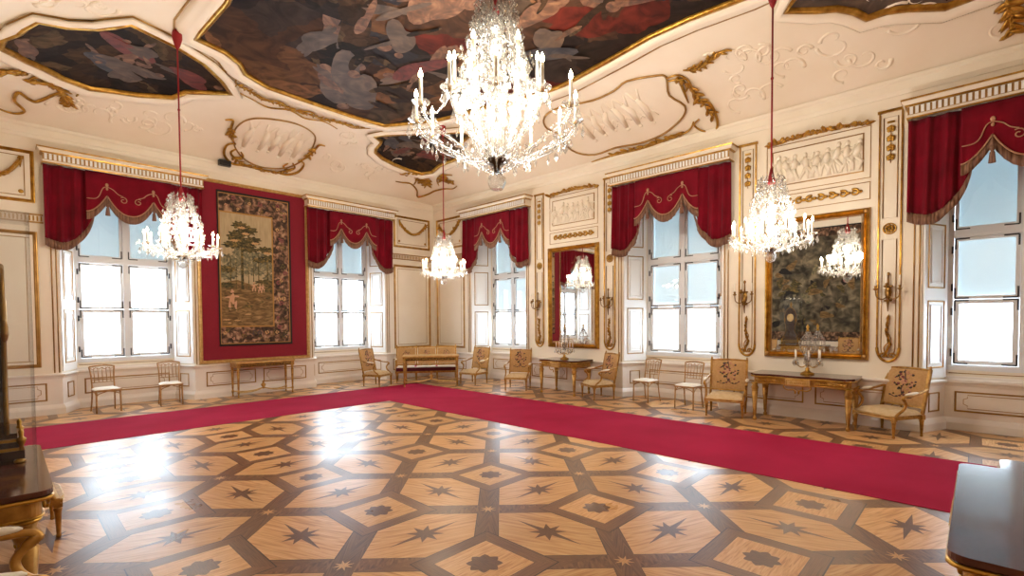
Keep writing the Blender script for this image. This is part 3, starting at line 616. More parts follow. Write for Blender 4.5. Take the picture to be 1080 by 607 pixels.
# ---------------------------------------------------------------- windows
def shutter_X(sg):        # plane of a splay; local x from the room edge inwards, local -y out of the splay face
    d = Vector((sg*(HI-HW), DEP)).normalized(); nrm = Vector((-sg*d.y, sg*d.x)) if True else None
    # local y axis = away from opening; build keeps panels on -y
    yv = Vector((sg*d.y, -sg*d.x))
    return Matrix.Translation((sg*HW, 0, 0)) @ Matrix(((d.x, yv.x, 0, 0), (d.y, yv.y, 0, 0), (0, 0, 1, 0), (0, 0, 0, 1)))
def make_window():
    root = empty('window_1'); tag(root, kind='structure')
    Y = DEP+.04
    m = MB(); m.mat('sash')
    for x0, x1, z0, z1, y0, y1 in ((-.90, -.82, 1.0, 5.06, Y, Y+.16), (.82, .90, 1.0, 5.06, Y, Y+.16), (-.82, .82, 1.0, 1.07, Y-.02, Y+.16), (-.045, .045, 1.07, 5.06, Y-.01, Y+.12), (-.82, .82, 3.17, 3.29, Y-.02, Y+.13), (-.82, .82, 4.98, 5.06, Y, Y+.16)):
        m.box(x0, x1, y0, y1, z0, z1)
    m.box(-.82, .82, Y-.035, Y, 3.20, 3.25); m.box(-.94, .94, Y-.05, Y+.02, .98, 1.05)
    m.build('window_frame', root)
    sill = MB(); sill.mat('dado'); sill.box(-.97, .97, DEP-.13, DEP+.06, .80, .835); sill.box(-.94, .94, DEP-.03, DEP+.02, .835, .88)
    sill.build('window_sill', root)
    for c in (-1, 1):
        for r, (z0, z1) in enumerate(((1.07, 2.15), (2.15, 3.17), (3.29, 4.98))):
            x0, x1 = (.045, .82) if c > 0 else (-.82, -.045); b = .055 if r else .075
            s = MB(); s.mat('sash'); y0, y1 = Y+.02, Y+.075
            s.box(x0+.004, x0+b, y0, y1, z0+.004, z1-.004); s.box(x1-b, x1-.004, y0, y1, z0+.004, z1-.004)
            s.box(x0+b, x1-b, y0, y1, z0+.004, z0+b); s.box(x0+b, x1-b, y0, y1, z1-b, z1-.004)
            so = s.build('sash', root)
            g = MB(); g.mat('glass'); g.box(x0+b, x1-b, Y+.045, Y+.049, z0+b, z1-b); g.build('pane', so)
            k = MB(); k.mat('hinge'); L = .17
            for xx, sx in ((x0+.02, 1), (x1-.02, -1)):
                for zz, sz in ((z0+.02, 1), (z1-.02, -1)):
                    if r != 2 and sz < 0 and r == 0 or (r == 1): 
                        pass
                    k.box(min(xx, xx+sx*L), max(xx, xx+sx*L), y0-.006, y0, zz-.011, zz+.011)
                    k.box(xx-.011, xx+.011, y0-.006, y0, min(zz, zz+sz*L), max(zz, zz+sz*L))
            k.build('corner_bracket', so)
            hz = MB(); hz.mat('hinge'); xo = .835 if c > 0 else -.835
            for zz in (z0+.2, z1-.2): hz.lathe([(.016, -.06), (.016, .06)], (xo, Y-.012, zz), 8)
            hz.build('hinge', so)
    for sg in (-1, 1):
        m = MB(); m.mat('white'); m.X = shutter_X(sg); L = math.hypot(HW-HI, DEP)
        m.box(.03, L-.03, -.025, -.001, .86, 5.04)
        for z0, z1 in ((1.02, 2.13), (2.33, 3.38), (3.58, 4.9)):
            m.mat('goldline'); rect(m, .12, L-.12, z0, z1, .025, .012, -.025); m.mat('white'); rect(m, .19, L-.19, z0+.07, z1-.07, .03, .014, -.025)
        m.build('shutter', root)
    return root
win = make_window()
spots = [FA(CA[0]), FA(CA[1]), FB(CB[0]), FB(CB[1]), FB(CB[2])]
for i, f in enumerate(spots):
    o = win if i == 0 else copy_tree(win); o.name = 'window_%d' % (i+1); o.location = f['loc']; o.rotation_euler = (0, 0, f['rz'])
WN = ['the window left of the red wall panel', 'the window right of the red wall panel', 'the window left of the narrow mirror', 'the window between the two mirrors', 'the window at the right edge']
def blind(f, z0, z1, key, label, y=DEP+.145):
    m = MB(); m.mat(key); m.box(-.80, .80, y, y+.004, z0, z1)
    o = m.build('roller_blind'); m2 = MB(); m2.mat('sash'); m2.box(-.80, .80, y-.008, y+.010, z0-.02, z0+.012)
    m2.build('bottom_bar', o); o.location = f['loc']; o.rotation_euler = (0, 0, f['rz'])
    tag(o, label, 'blind', 'roller blinds in the windows')
for i, f in enumerate(spots):
    blind(f, 3.24, 4.97, 'blind_dark', 'blue-grey roller blind over the top panes of '+WN[i])
    if i in (3, 4, 2): blind(f, 2.16, 3.20, 'blind_pale', 'thin white blind over the middle panes of '+WN[i], DEP+.155)

# ---------------------------------------------------------------- pelmets
def make_pelmet():
    root = empty('pelmet'); tag(root, 'x', 'pelmet', 'gilded dentil pelmets above the curtains')
    m = MB(); W_ = 1.36
    path = [(-W_, -.004), (-W_, -.24), (W_, -.24), (W_, -.004)]
    m.mat('wall'); sweep(m, path, [(-.02, 5.02), (.01, 5.02), (.02, 5.05), (.01, 5.06), (.01, 5.19), (-.02, 5.19)])
    m.mat('wall'); sweep(m, path, [(-.02, 5.215), (.055, 5.215), (.085, 5.26), (.085, 5.275), (-.02, 5.275)]); m.box(-W_, W_, -.24, -.004, 5.20, 5.27)
    o = m.build('cornice', root)
    m = MB(); m.mat('gold'); sweep(m, path, [(0, 5.19), (.04, 5.19), (.05, 5.215), (0, 5.215)]); sweep(m, path, [(0, 5.275), (.095, 5.275), (.10, 5.30), (0, 5.30)]); sweep(m, path, [(-.0, 5.0), (.022, 5.0), (.03, 5.02), (0, 5.02)])
    m.build('gilt_moulding', root)
    m = MB(); m.mat('goldline'); m.box(-W_-.012, W_+.012, -.254, -.24, 5.065, 5.185)
    m.mat('white')
    n = 40
    for k in range(n):
        x = -W_+(k+.5)*2*W_/n; m.box(x-.020, x+.020, -.272, -.254, 5.07, 5.18)
    m.build('dentils', root)
    return root
pel = make_pelmet()
for i, f in enumerate(spots): place(pel, i, f['loc'], f['rz'], 'white and gold dentil pelmet over '+WN[i])

# ---------------------------------------------------------------- curtains
def cloth(mb, u0, u1, zb, ztop, y0, amp, freq, n, rows=14, ph=0, th=.012, billow=.0):
    vs = []
    for i in range(n+1):
        u = u0+(u1-u0)*i/n; b = zb(u)
        for j in range(rows+1):
            t = j/rows; z = ztop+(b-ztop)*t
            y = y0-amp*(.5+.5*t)*(math.sin(freq*u+ph)+.35*math.sin(freq*2.3*u+ph*2+t*2))-billow*math.sin(pi*t)
            vs.append((u, y, z))
    k = rows+1; m = len(vs); vs += [(x, y+th, z) for x, y, z in vs]
    fs = []
    for i in range(n):
        for j in range(rows):
            a = i*k+j; fs.append((a, a+1, a+k+1, a+k)); fs.append((a+m, a+k+m, a+k+1+m, a+1+m))
    for i in range(n): fs += [(i*k, i*k+k, i*k+k+m, i*k+m), (i*k+rows, i*k+rows+m, i*k+k+rows+m, i*k+k+rows)]
    for j in range(rows): fs += [(j, j+m, j+1+m, j+1), (n*k+j, n*k+j+1, n*k+j+1+m, n*k+j+m)]
    mb.add(vs, fs, True)
def make_curtain():
    root = empty('curtain'); tag(root, 'x', 'curtain', 'crimson valance curtains at the windows')
    def zc(u):
        u = abs(u)
        return 4.13+.38*(u/.40)**2.2 if u < .40 else 4.14+.37*((.74-u)/.34)**1.8
    def zs(u):
        t = (1.36-abs(u))/.76
        return 3.54-.07*math.sin(min(1, t*1.5)*pi)+.85*(1-math.sqrt(max(0, 1-max(0, (t-.35)/.652)**2)))
    F = .155
    m = MB(); m.mat('velvet'); cloth(m, -.74, .74, zc, 4.995, -.215, .006, 30, 64, 12)
    v = m.build('valance', root)
    m = MB(); m.mat('fringe'); cloth(m, -.74, .74, lambda u: zc(u)-F, 4.0, -.222, .012, 75, 150, 1, th=.006)
    # the fringe hangs from the cloth edge
    me = m
    for idx in range(len(me.v)):
        x, y, z = me.v[idx]
        if abs(z-4.0) < 1e-6: me.v[idx] = (x, y, zc(x)+.01)
    m.build('fringe', v)
    m = MB(); m.mat('braid')
    m.tube([(u, -.235, zc(u)+.012) for u in [-.74+1.48*i/80 for i in range(81)]], .012, 5)
    for s in (-1, 1):
        m.tube([(s*(.13+.075*(1-t*.75)*math.cos(7.5*t+pi*.3)), -.232, 4.46+.075*(1-t*.75)*math.sin(7.5*t+pi*.3)) for t in [q/24 for q in range(25)]], .009, 5)
        m.tube(cr([(s*.13, -.232, 4.54), (s*.22, -.232, 4.58), (s*.30, -.232, 4.66), (s*.40, -.232, 4.70), (s*.47, -.232, 4.66), (s*.53, -.232, 4.50), (s*.60, -.232, 4.43), (s*.73, -.232, 4.42)], 4), .009, 5)
        m.ell((s*.40, -.235, 4.74), (.03, .012, .04), 8, 5); m.ell((s*.40, -.235, 4.66), (.022, .01, .03), 8, 5)
    m.build('embroidery', v)
    for s in (-1, 1):
        m = MB(); m.mat('velvet'); a, b = (.58, 1.37) if s > 0 else (-1.37, -.58)
        cloth(m, a, b, zs, 4.995, -.15, .05, 26, 60, 14, ph=.6*s, th=.014)
        dr = m.build('side_drape', root)
        m = MB(); m.mat('fringe'); cloth(m, a, b, lambda u: zs(u)-F, 0, -.16, .03, 26, 110, 1, ph=.6*s, th=.006)
        for idx in range(len(m.v)):
            x, y, z = m.v[idx]; y += .008*math.sin(x*140)
            m.v[idx] = (x, y, zs(x)+.012) if abs(z) < 1e-6 else (x, y, z)
        m.build('fringe', dr)
        t = MB(); t.mat('fringe'); t.lathe([(.0, 0), (.022, -.01), (.028, -.05), (.016, -.07), (.03, -.09), (.042, -.24), (0, -.245)], (s*.40, -.262, 4.34), 10); t.tube([(s*.40, -.262, 4.34), (s*.40, -.245, 4.52)], .006, 5)
        t.build('tassel', root)
    return root
cur = make_curtain()
for i, f in enumerate(spots): place(cur, i, f['loc'], f['rz'], 'crimson scalloped curtain with bronze fringe on '+WN[i])

# ---------------------------------------------------------------- applied wall ornament (parts of the walls)
def garland_swag(m, x0, x1, ztop, sag, y=-.05, s=.06):
    pts = [(x0+(x1-x0)*t, y, ztop-sag*(1-(2*t-1)**2)) for t in [q/20 for q in range(21)]]
    rr = random.Random(int(x0*100)); leafy(m, pts, s*1.25, 64, rr, .5); m.tube(pts, .04, 6)
    for x in (x0, x1): m.ell((x, y, ztop+.03), (.04, .02, .05), 8, 5); m.tube([(x, y, ztop), (x, y, ztop-.14)], [.03, .008], 6)
def corner_panels(wo, x0, x1):      # the garland panel, dentil band and tall panel
    m = MB(); m.mat('gold'); rect(m, x0, x1, 4.22, 5.24, .065, .03); m.mat('goldline'); rect(m, x0+.14, x1-.14, 4.34, 5.12, .015, .008)
    rect(m, x0-.01, x1+.01, .96, 3.66, .07, .03) ; rect(m, x0+.13, x1-.15, 1.08, 3.54, .016, .008); m.build('gold_moulding', wo)
    m = MB(); m.mat('gold'); garland_swag(m, x0+.2, x1-.2, 5.02, .34)
    for x in (x0+.2, x1-.2): m.ell((x, -.02, 4.42), (.04, .015, .04), 8, 5)
    m.build('gilt_garland', wo)
    m = MB(); m.mat('goldline'); m.box(x0-.1, x1+.1, -.03, 0, 3.98, 4.01); m.box(x0-.1, x1+.1, -.03, 0, 3.83, 3.86)
    m.mat('wall'); m.box(x0-.1, x1+.1, -.02, 0, 3.86, 3.98); m.mat('gold')
    n = int((x1-x0+.2)/.055)
    for k in range(n): xx = x0-.1+(k+.5)*(x1-x0+.2)/n; m.box(xx-.012, xx+.012, -.028, -.02, 3.87, 3.97)
    m.build('dentil_band', wo)
corner_panels(wallA, 8.71, 10.12); corner_panels(wallA, -.56, .52)
corner_panels(wallB, -13.37, -11.95)
# red cloth panel and gilt border, left wall
m = MB(); m.mat('damask'); m.box(3.34, 5.86, -.03, 0, .92, 5.24); m.build('red_cloth_panel', wallA)
m = MB(); m.mat('goldpale'); rect(m, 3.26, 5.94, .83, 5.33, .10, .06); m.build('gold_moulding', wallA)
def pilaster(x):       # gilt-edged strip with husks, rosette and foliage
    m = MB(); m.mat('gold'); w_ = .16
    m.box(x-w_, x-w_+.022, -.03, 0, 1.35, 5.26); m.box(x+w_-.022, x+w_, -.03, 0, 1.35, 5.26); m.box(x-w_-.02, x+w_+.02, -.04, 0, 5.26, 5.30)
    m.tube([(x-w_+.011+ (w_-.011)*(1-math.cos(pi*t)) , -.015, 1.35-.23*math.sin(pi*t)) for t in [q/14 for q in range(15)]], .022, 6)
    m.mat('goldline'); a = .095
    outline(m, [(x-a, -.01, 5.18), (x+a, -.01, 5.18), (x+a, -.01, 3.52), (x-a, -.01, 3.52)], .008)
    outline(m, [(x-a, -.01, 3.16), (x+a, -.01, 3.16)]+[(x+a*math.cos(t), -.01, 1.35+.0-.16*math.sin(t)) for t in [pi*q/10 for q in range(11)]], .008)
    m.build('gold_moulding', wallB)
    m = MB(); m.mat('gold'); rr = random.Random(int(x*10))
    m.tube([(x+.085*math.cos(t), -.012, 3.34+.085*math.sin(t)) for t in [2*pi*q/18 for q in range(18)]], .012, 6, True)
    m.ell((x, -.02, 3.34), (.025, .02, .025), 8, 5)
    for k in range(8): A = 2*pi*k/8; m.ell((x+.048*math.cos(A), -.015, 3.34+.048*math.sin(A)), (.024, .012, .024), 6, 4)
    m.build('rosette', wallB)
    m = MB(); m.mat('gold')
    m.box(x-.05, x+.05, -.03, 0, 5.08, 5.11)
    for k in range(4):
        z = 5.0-k*.155
        for q in range(5): A = pi/2+pi*.36*(q-2); m.ell((x+.035*math.cos(A), -.025, z+.03*math.sin(A)-.02), (.03, .018, .035), 6, 4)
        m.ell((x, -.035, z-.03), (.022, .016, .03), 6, 4); m.tube([(x, -.02, z-.05), (x, -.02, z-.11)], .007, 5)
    m.build('husk_drop', wallB)
    m = MB(); m.mat('gold')
    m.tube(cr([(x, -.02, 1.2), (x-.05, -.03, 1.35), (x+.04, -.03, 1.5), (x-.02, -.03, 1.66), (x+.01, -.03, 1.82)], 5), [.010-.006*q/20 for q in range(21)], 6)
    leafy(m, [(x-.04, -.03, 1.22), (x+.03, -.03, 1.4), (x-.02, -.03, 1.62), (x, -.03, 1.85)], .055, 30, rr)
    for s in (-1, 1): m.tube([(x+s*(.055+.05*(1-t*.7)*math.cos(6*t)), -.025, 1.22+.05*(1-t*.7)*math.sin(6*t)) for t in [q/14 for q in range(15)]], .012, 5)
    m.build('gilt_foliage', wallB)
for y in (8.775, 6.53, 3.35, 1.105): pilaster(-y)
def relief_panel(x0, x1, z0, z1, n, seed):
    m = MB(); m.mat('wall'); m.box(x0, x1, -.012, 0, z0, z1); r = random.Random(seed); h = z1-z0
    for k in range(n):
        x = x0+(x1-x0)*(k+.5)/n+r.uniform(-.04, .04); H_ = h*r.uniform(.72, .88); b = z0+.03; y = -.02; lean = r.uniform(-.08, .08)
        m.ell((x+lean, y, b+H_*.92), (.038, .03, .048), 8, 5)
        m.tube([(x+lean, y, b+H_*.84), (x+lean*.7, y, b+H_*.66), (x, y, b+H_*.46)], [.03, .058, .045], 7)
        for s in (-1, 1):
            kx = x+s*.05+r.uniform(-.03, .06); m.tube([(x, y, b+H_*.48), (kx, y, b+H_*.25), (x+s*.07+r.uniform(-.05, .05), y, b)], [.036, .028, .016], 6)
            m.tube([(x+lean, y, b+H_*.78), (x+s*.10, y, b+H_*r.uniform(.5, .75)), (x+s*r.uniform(.1, .18), y, b+H_*r.uniform(.45, .98))], [.024, .018, .012], 6)
        for q in range(3): sx = x+r.uniform(-.1, .1); m.tube([(sx, y, b+H_*.6), (sx+r.uniform(-.05, .05), y, b+H_*.3), (sx+r.uniform(-.06, .06), y, b)], [.01, .02, .012], 5)
    m.build('relief_panel', wallB)
    m = MB(); m.mat('goldline'); rect(m, x0-.02, x1+.02, z0-.02, z1+.02, .022, .018); rect(m, x0-.12, x1+.12, z0-.14, z1+.13, .014, .010); m.build('gold_moulding', wallB)
def overmirror(yc, w_, n, seed):
    x0, x1 = -yc-w_/2, -yc+w_/2
    relief_panel(x0+.10, x1-.10, 4.38, 5.0, n, seed)
    m = MB(); m.mat('gold'); rr = random.Random(seed)
    pts = [(x0+.0+(w_)*t, -.04, 5.16+.05*math.sin(pi*t)) for t in [q/16 for q in range(17)]]
    leafy(m, pts, .095, int(46*w_/1.5), rr, .9); m.tube(pts, .012, 6); m.build('laurel_branch', wallB)
    m = MB(); m.mat('goldline'); rect(m, x0-.02, x1+.02, 3.88, 4.18, .014, .010); m.build('gold_moulding', wallB)
    m = MB(); m.mat('gold'); N = 8
    for k in range(N):
        cx = x0+.12+(w_-.24)*(k+.5)/N; s = 1 if k < N/2 else -1
        m.tube([(cx+s*.07*(1-t*.8)*math.cos(8*t+1), -.02, 4.03+.062*(1-t*.8)*math.sin(8*t+1)) for t in [q/18 for q in range(19)]], [.024-.010*q/18 for q in range(19)], 5)
        m.ell((cx+.075, -.02, 4.03), (.045, .02, .03), 6, 4)
    m.build('gilt_scrollwork', wallB)
overmirror(7.645, 1.50, 7, 4); overmirror(2.19, 1.60, 9, 6)

# ---------------------------------------------------------------- mirrors
def mirror(f, w_, z0, z1, label, oy):
    root = empty('wall_mirror', f['loc'], f['rz']); root.location.z = z0; tag(root, label, 'mirror')
    m = MB(); m.mat('gold'); rect(m, -w_/2, w_/2, 0, z1-z0, .12, .075)
    m.mat('goldline'); rect(m, -w_/2+.11, w_/2-.11, .11, z1-z0-.11, .03, .03)
    for x in (-w_/2+.06, w_/2-.06):
        for z in (.06, z1-z0-.06): m.lathe([(.05, 0), (.045, .02), (.0, .035)], (0, 0, 0), 8) if False else m.ell((x, -.07, z), (.045, .02, .045), 8, 5)
    m.build('gilt_frame', root)
    g = MB(); g.mat('mirror'); g.box(-w_/2+.10, w_/2-.10, -.02, -.012, .10, z1-z0-.10); g.build('mirror_glass', root)
mirror(FB(7.645), 1.62, 1.12, 3.78, 'narrow gilt-framed wall mirror between the corner window and the middle window', 0)
mirror(FB(2.19), 1.66, 1.12, 3.74, 'large gilt-framed wall mirror reflecting a dark tapestry, above the marble console table', 0)

# ---------------------------------------------------------------- tapestries
def tapestry():
    w_, h = 1.76, 3.84; root = empty('tapestry', (4.575, YA-.033, 1.25)); tag(root, 'woven landscape tapestry with tall tree and flowered border, hanging on the red wall panel', 'tapestry')
    m = MB(); m.mat('tap_navy'); m.box(-w_/2, w_/2, -.018, 0, 0, h); m.mat('tap_edge'); m.box(-w_/2+.03, w_/2-.05, -.020, -.018, .05, h-.05)
    m.mat('tap_border'); m.box(-w_/2+.04, w_/2-.07, -.022, -.020, .07, h-.07); rr = random.Random(5)
    x0, x1, z0, z1 = -w_/2+.04, w_/2-.46, .47, h-.50
    def flower(x, z, s, key):
        m.mat(key)
        for k in range(6): A = k*pi/3+rr.random(); m.ell((x+s*math.cos(A), -.022, z+s*math.sin(A)), (s*.6, .003, s*.6), 7, 4)
    for k in range(70):
        x, z = (rr.uniform(-w_/2+.1, w_/2-.13), rr.choice((rr.uniform(.12, .40), rr.uniform(h-.42, h-.13)))) if k % 2 else (rr.uniform(x1+.09, w_/2-.14), rr.uniform(.2, h-.2))
        flower(x, z, rr.uniform(.018, .042), rr.choice(('rose', 'flowerpale', 'tan', 'tap_leaf', 'tap_leaf', 'tap_leaf', 'flowerdark', 'tap_ground')))
    m.build('woven_border', root)
    m = MB(); m.mat('tap_edge'); m.box(x0, x1, -.025, -.022, z0, z1)
    x0 += .02; x1 -= .035; z0 += .035; z1 -= .035
    m.mat('tap_sky'); m.box(x0, x1, -.0265, -.025, z0, z1); W2 = x1-x0; H2 = z1-z0
    yy = [-.0265]
    def patch(pts, key):
        yy[0] -= .00012; m.mat(key)
        pts = [(min(max(a, x0), x1), min(max(b, z0), z1)) for a, b in pts]
        m.add([(a, yy[0], b) for a, b in pts], [tuple(range(len(pts)))], False)
    def leafpatch(cx, cz_, a, b, key, lob=9):
        ph = rr.random()*6; patch([(cx+a*(1+.16*math.sin(lob*A+ph)+.1*math.sin(4*A))*math.cos(A), cz_+b*(1+.2*math.sin(lob*A+ph))*math.sin(A)) for A in [2*pi*q/60 for q in range(60)]], key)
    for k in range(24): leafpatch(x0+W2*rr.random(), z0+H2*rr.uniform(.42, .70), .16, .12, 'tap_far')
    patch([(x0, z0), (x1, z0), (x1, z0+H2*.40), (x0+W2*.6, z0+H2*.37), (x0+W2*.3, z0+H2*.41), (x0, z0+H2*.38)], 'tap_ground')
    for tx, w0, top in ((.40, .035, .82), (.18, .014, .6), (.62, .012, .55), (.72, .014, .66), (.28, .010, .6), (.9, .02, .6), (.52, .010, .56)):
        X = x0+W2*tx; patch([(X-w0, z0+H2*.33), (X+w0, z0+H2*.33), (X+w0*.7, z0+H2*top), (X-w0*.5, z0+H2*top)], 'tap_leaf')
    for cx, c2, a, b in ((.30, .80, .17, .10), (.50, .86, .20, .09), (.42, .74, .30, .08), (.62, .78, .16, .06), (.22, .72, .18, .06), (.36, .90, .14, .07), (.55, .69, .2, .05), (.86, .70, .16, .06), (.95, .62, .18, .07), (.75, .60, .14, .05), (.12, .50, .14, .06), (.1, .36, .16, .05), (.85, .40, .2, .05), (.95, .34, .2, .07)):
        leafpatch(x0+W2*cx, z0+H2*c2, a*1.2, b*1.35, 'tap_leaf')
    for cx, c2 in ((.26, .76), (.48, .83), (.66, .75), (.4, .88), (.9, .67)): leafpatch(x0+W2*cx, z0+H2*c2, .09, .03, 'tan')
    def body(cx, c2, s):
        X, Z = x0+W2*cx, z0+H2*c2
        for dx, dz, a, b in ((0, 0, .045, .10), (.0, .15, .028, .036), (-.05, -.14, .022, .09), (.06, -.13, .022, .10), (.07, .05, .06, .018), (-.07, .03, .06, .018)): leafpatch(X+dx*s, Z+dz*s, a*s, b*s, 'tap_skin', 3)
    body(.20, .24, 1.25); body(.62, .36, .6); body(.74, .345, .6); body(.80, .35, .5)
    for k in range(12): leafpatch(x0+W2*rr.random(), z0+H2*rr.uniform(.02, .28), rr.uniform(.04, .12), .018, rr.choice(('tap_leaf', 'tan', 'tap_leaf')))
    m.build('woven_picture', root)
tapestry()
def tapestry2():
    root = empty('tapestry', (XL+.004, 4.55, 1.0), pi/2); tag(root, 'large dark figured tapestry seen only as the reflection in the larger wall mirror', 'tapestry')
    m = MB(); m.mat('tap_navy'); m.box(-1.85, 1.85, -.02, 0, 0, 4.25); m.mat('tap_border'); m.box(-1.8, 1.8, -.023, -.02, .05, 4.2); m.build('woven_border', root)
    m = MB(); m.mat('tap_battle'); m.box(-1.5, 1.5, -.026, -.023, .35, 3.9); rr = random.Random(8); d = -.0262
    for k in range(60):
        x, z = rr.uniform(-1.3, 1.3), rr.uniform(.5, 2.9); s = rr.uniform(.10, .24); th = rr.random()*3; d -= .0001
        m.mat(rr.choice(('tap_far', 'tap_ground', 'tap_leaf', 'tap_battle', 'tap_navy')))
        pts = []
        for q in range(18):
            A = 2*pi*q/18; R = 1+.2*math.sin(3*A+k); a, b = s*R*math.cos(A), .5*s*R*math.sin(A); pts.append((x+a*math.cos(th)-b*math.sin(th), z+a*math.sin(th)+b*math.cos(th)))
        m.add([(a, d, b) for a, b in pts], [tuple(range(18))], False)
    m.build('woven_picture', root)
tapestry2()

# ---------------------------------------------------------------- runners
def runner(name, poly, label):
    m = MB(); m.mat('carpet')
    m.prism(poly, .002, .007); o = m.build(name); tag(o, label, 'carpet', 'crimson carpet runners'); return o
def strip(x0, x1, y0, y1): return [(x0, y0), (x1, y0), (x1, y1), (x0, y1)]
runner('carpet_runner', strip(6.17, 8.46, YF+.3, 12.05), 'crimson carpet runner in front of the right-hand window wall')
runner('carpet_runner', strip(XL+.1, 6.165, 9.86, 12.06), 'pinkish crimson carpet runner in front of the left-hand window wall')
m = MB(); m.mat('black'); m.box(-.13, .13, -.13, -.01, 0, .13); m.box(-.05, .05, -.02, .025, .03, .1)
bb = MB(); bb.mat('hinge'); bb.box(-.08, .08, -.135, -.13, .03, .05)
o = m.build('emergency_lamp', None); o.location = (3.86, YA-.085, 5.66); tag(o, 'small black box lamp standing on the wall cornice above the tapestry', 'lamp'); bb.build('lamp_lens', o)

# ---------------------------------------------------------------- furniture (origin on the floor, front towards local -y)
def fluted_leg(m, x, y, h, r=.026, key='goldfurn'):
    m.mat(key); pr = [(r*.45, 0), (r*.75, .012), (r*.6, .03), (r*.55, .045), (r*.62, .05), (r*1.0, h-.11), (r*1.25, h-.095), (r*1.0, h-.075)]
    m.lathe(pr, (x, y, 0), 10); m.box(x-r*1.15, x+r*1.15, y-r*1.15, y+r*1.15, h-.075, h)
def flower(m, cx, cz_, s, y, X=None, seed=1):
    rr = random.Random(seed); m.X = X
    def fl(x, z, a, key, d=0): m.mat(key); m.ell((x, y-d, z), (a, .004, a*.85), 8, 4)
    m.mat('flowerdark')
    m.tube(cr([(cx-.30*s, y, cz_-.30*s), (cx-.15*s, y, cz_-.36*s), (cx, y, cz_-.28*s), (cx+.15*s, y, cz_-.36*s), (cx+.30*s, y, cz_-.28*s)], 4), .012*s, 4)
    m.tube(cr([(cx, y, cz_-.28*s), (cx-.04*s, y, cz_-.1*s), (cx+.02*s, y, cz_+.1*s), (cx-.02*s, y, cz_+.42*s)], 4), .014*s, 4)
    for k in range(46):
        a = rr.random()*6.28; R = s*.30*math.sqrt(rr.random()); fl(cx+R*math.cos(a), cz_+.05*s+R*math.sin(a)*1.15, s*rr.uniform(.02, .045), rr.choice(('flowerdark', 'rose', 'flowerdark', 'tap_leaf', 'flowerpale')), .001*rr.random())
    for dx, dz, a, k in ((0, .08, .095, 'flowerpale'), (.02, .09, .06, 'rose'), (-.13, .02, .045, 'rose'), (.14, -.02, .045, 'flowerpale'), (-.05, .22, .04, 'rose'), (.09, .2, .035, 'flowerpale')): fl(cx+dx*s, cz_+dz*s, a*s, k, .003)
    for k in range(8): fl(cx+(k-3.5)*.085*s, cz_-.31*s+0.04*s*math.sin(k*2), .028*s, rr.choice(('flowerdark', 'tap_leaf', 'rose')), .001)
    m.X = None
def tilt(z0, a): return Matrix.Translation((0, 0, z0)) @ Matrix.Rotation(-a, 4, 'X') @ Matrix.Translation((0, 0, -z0))
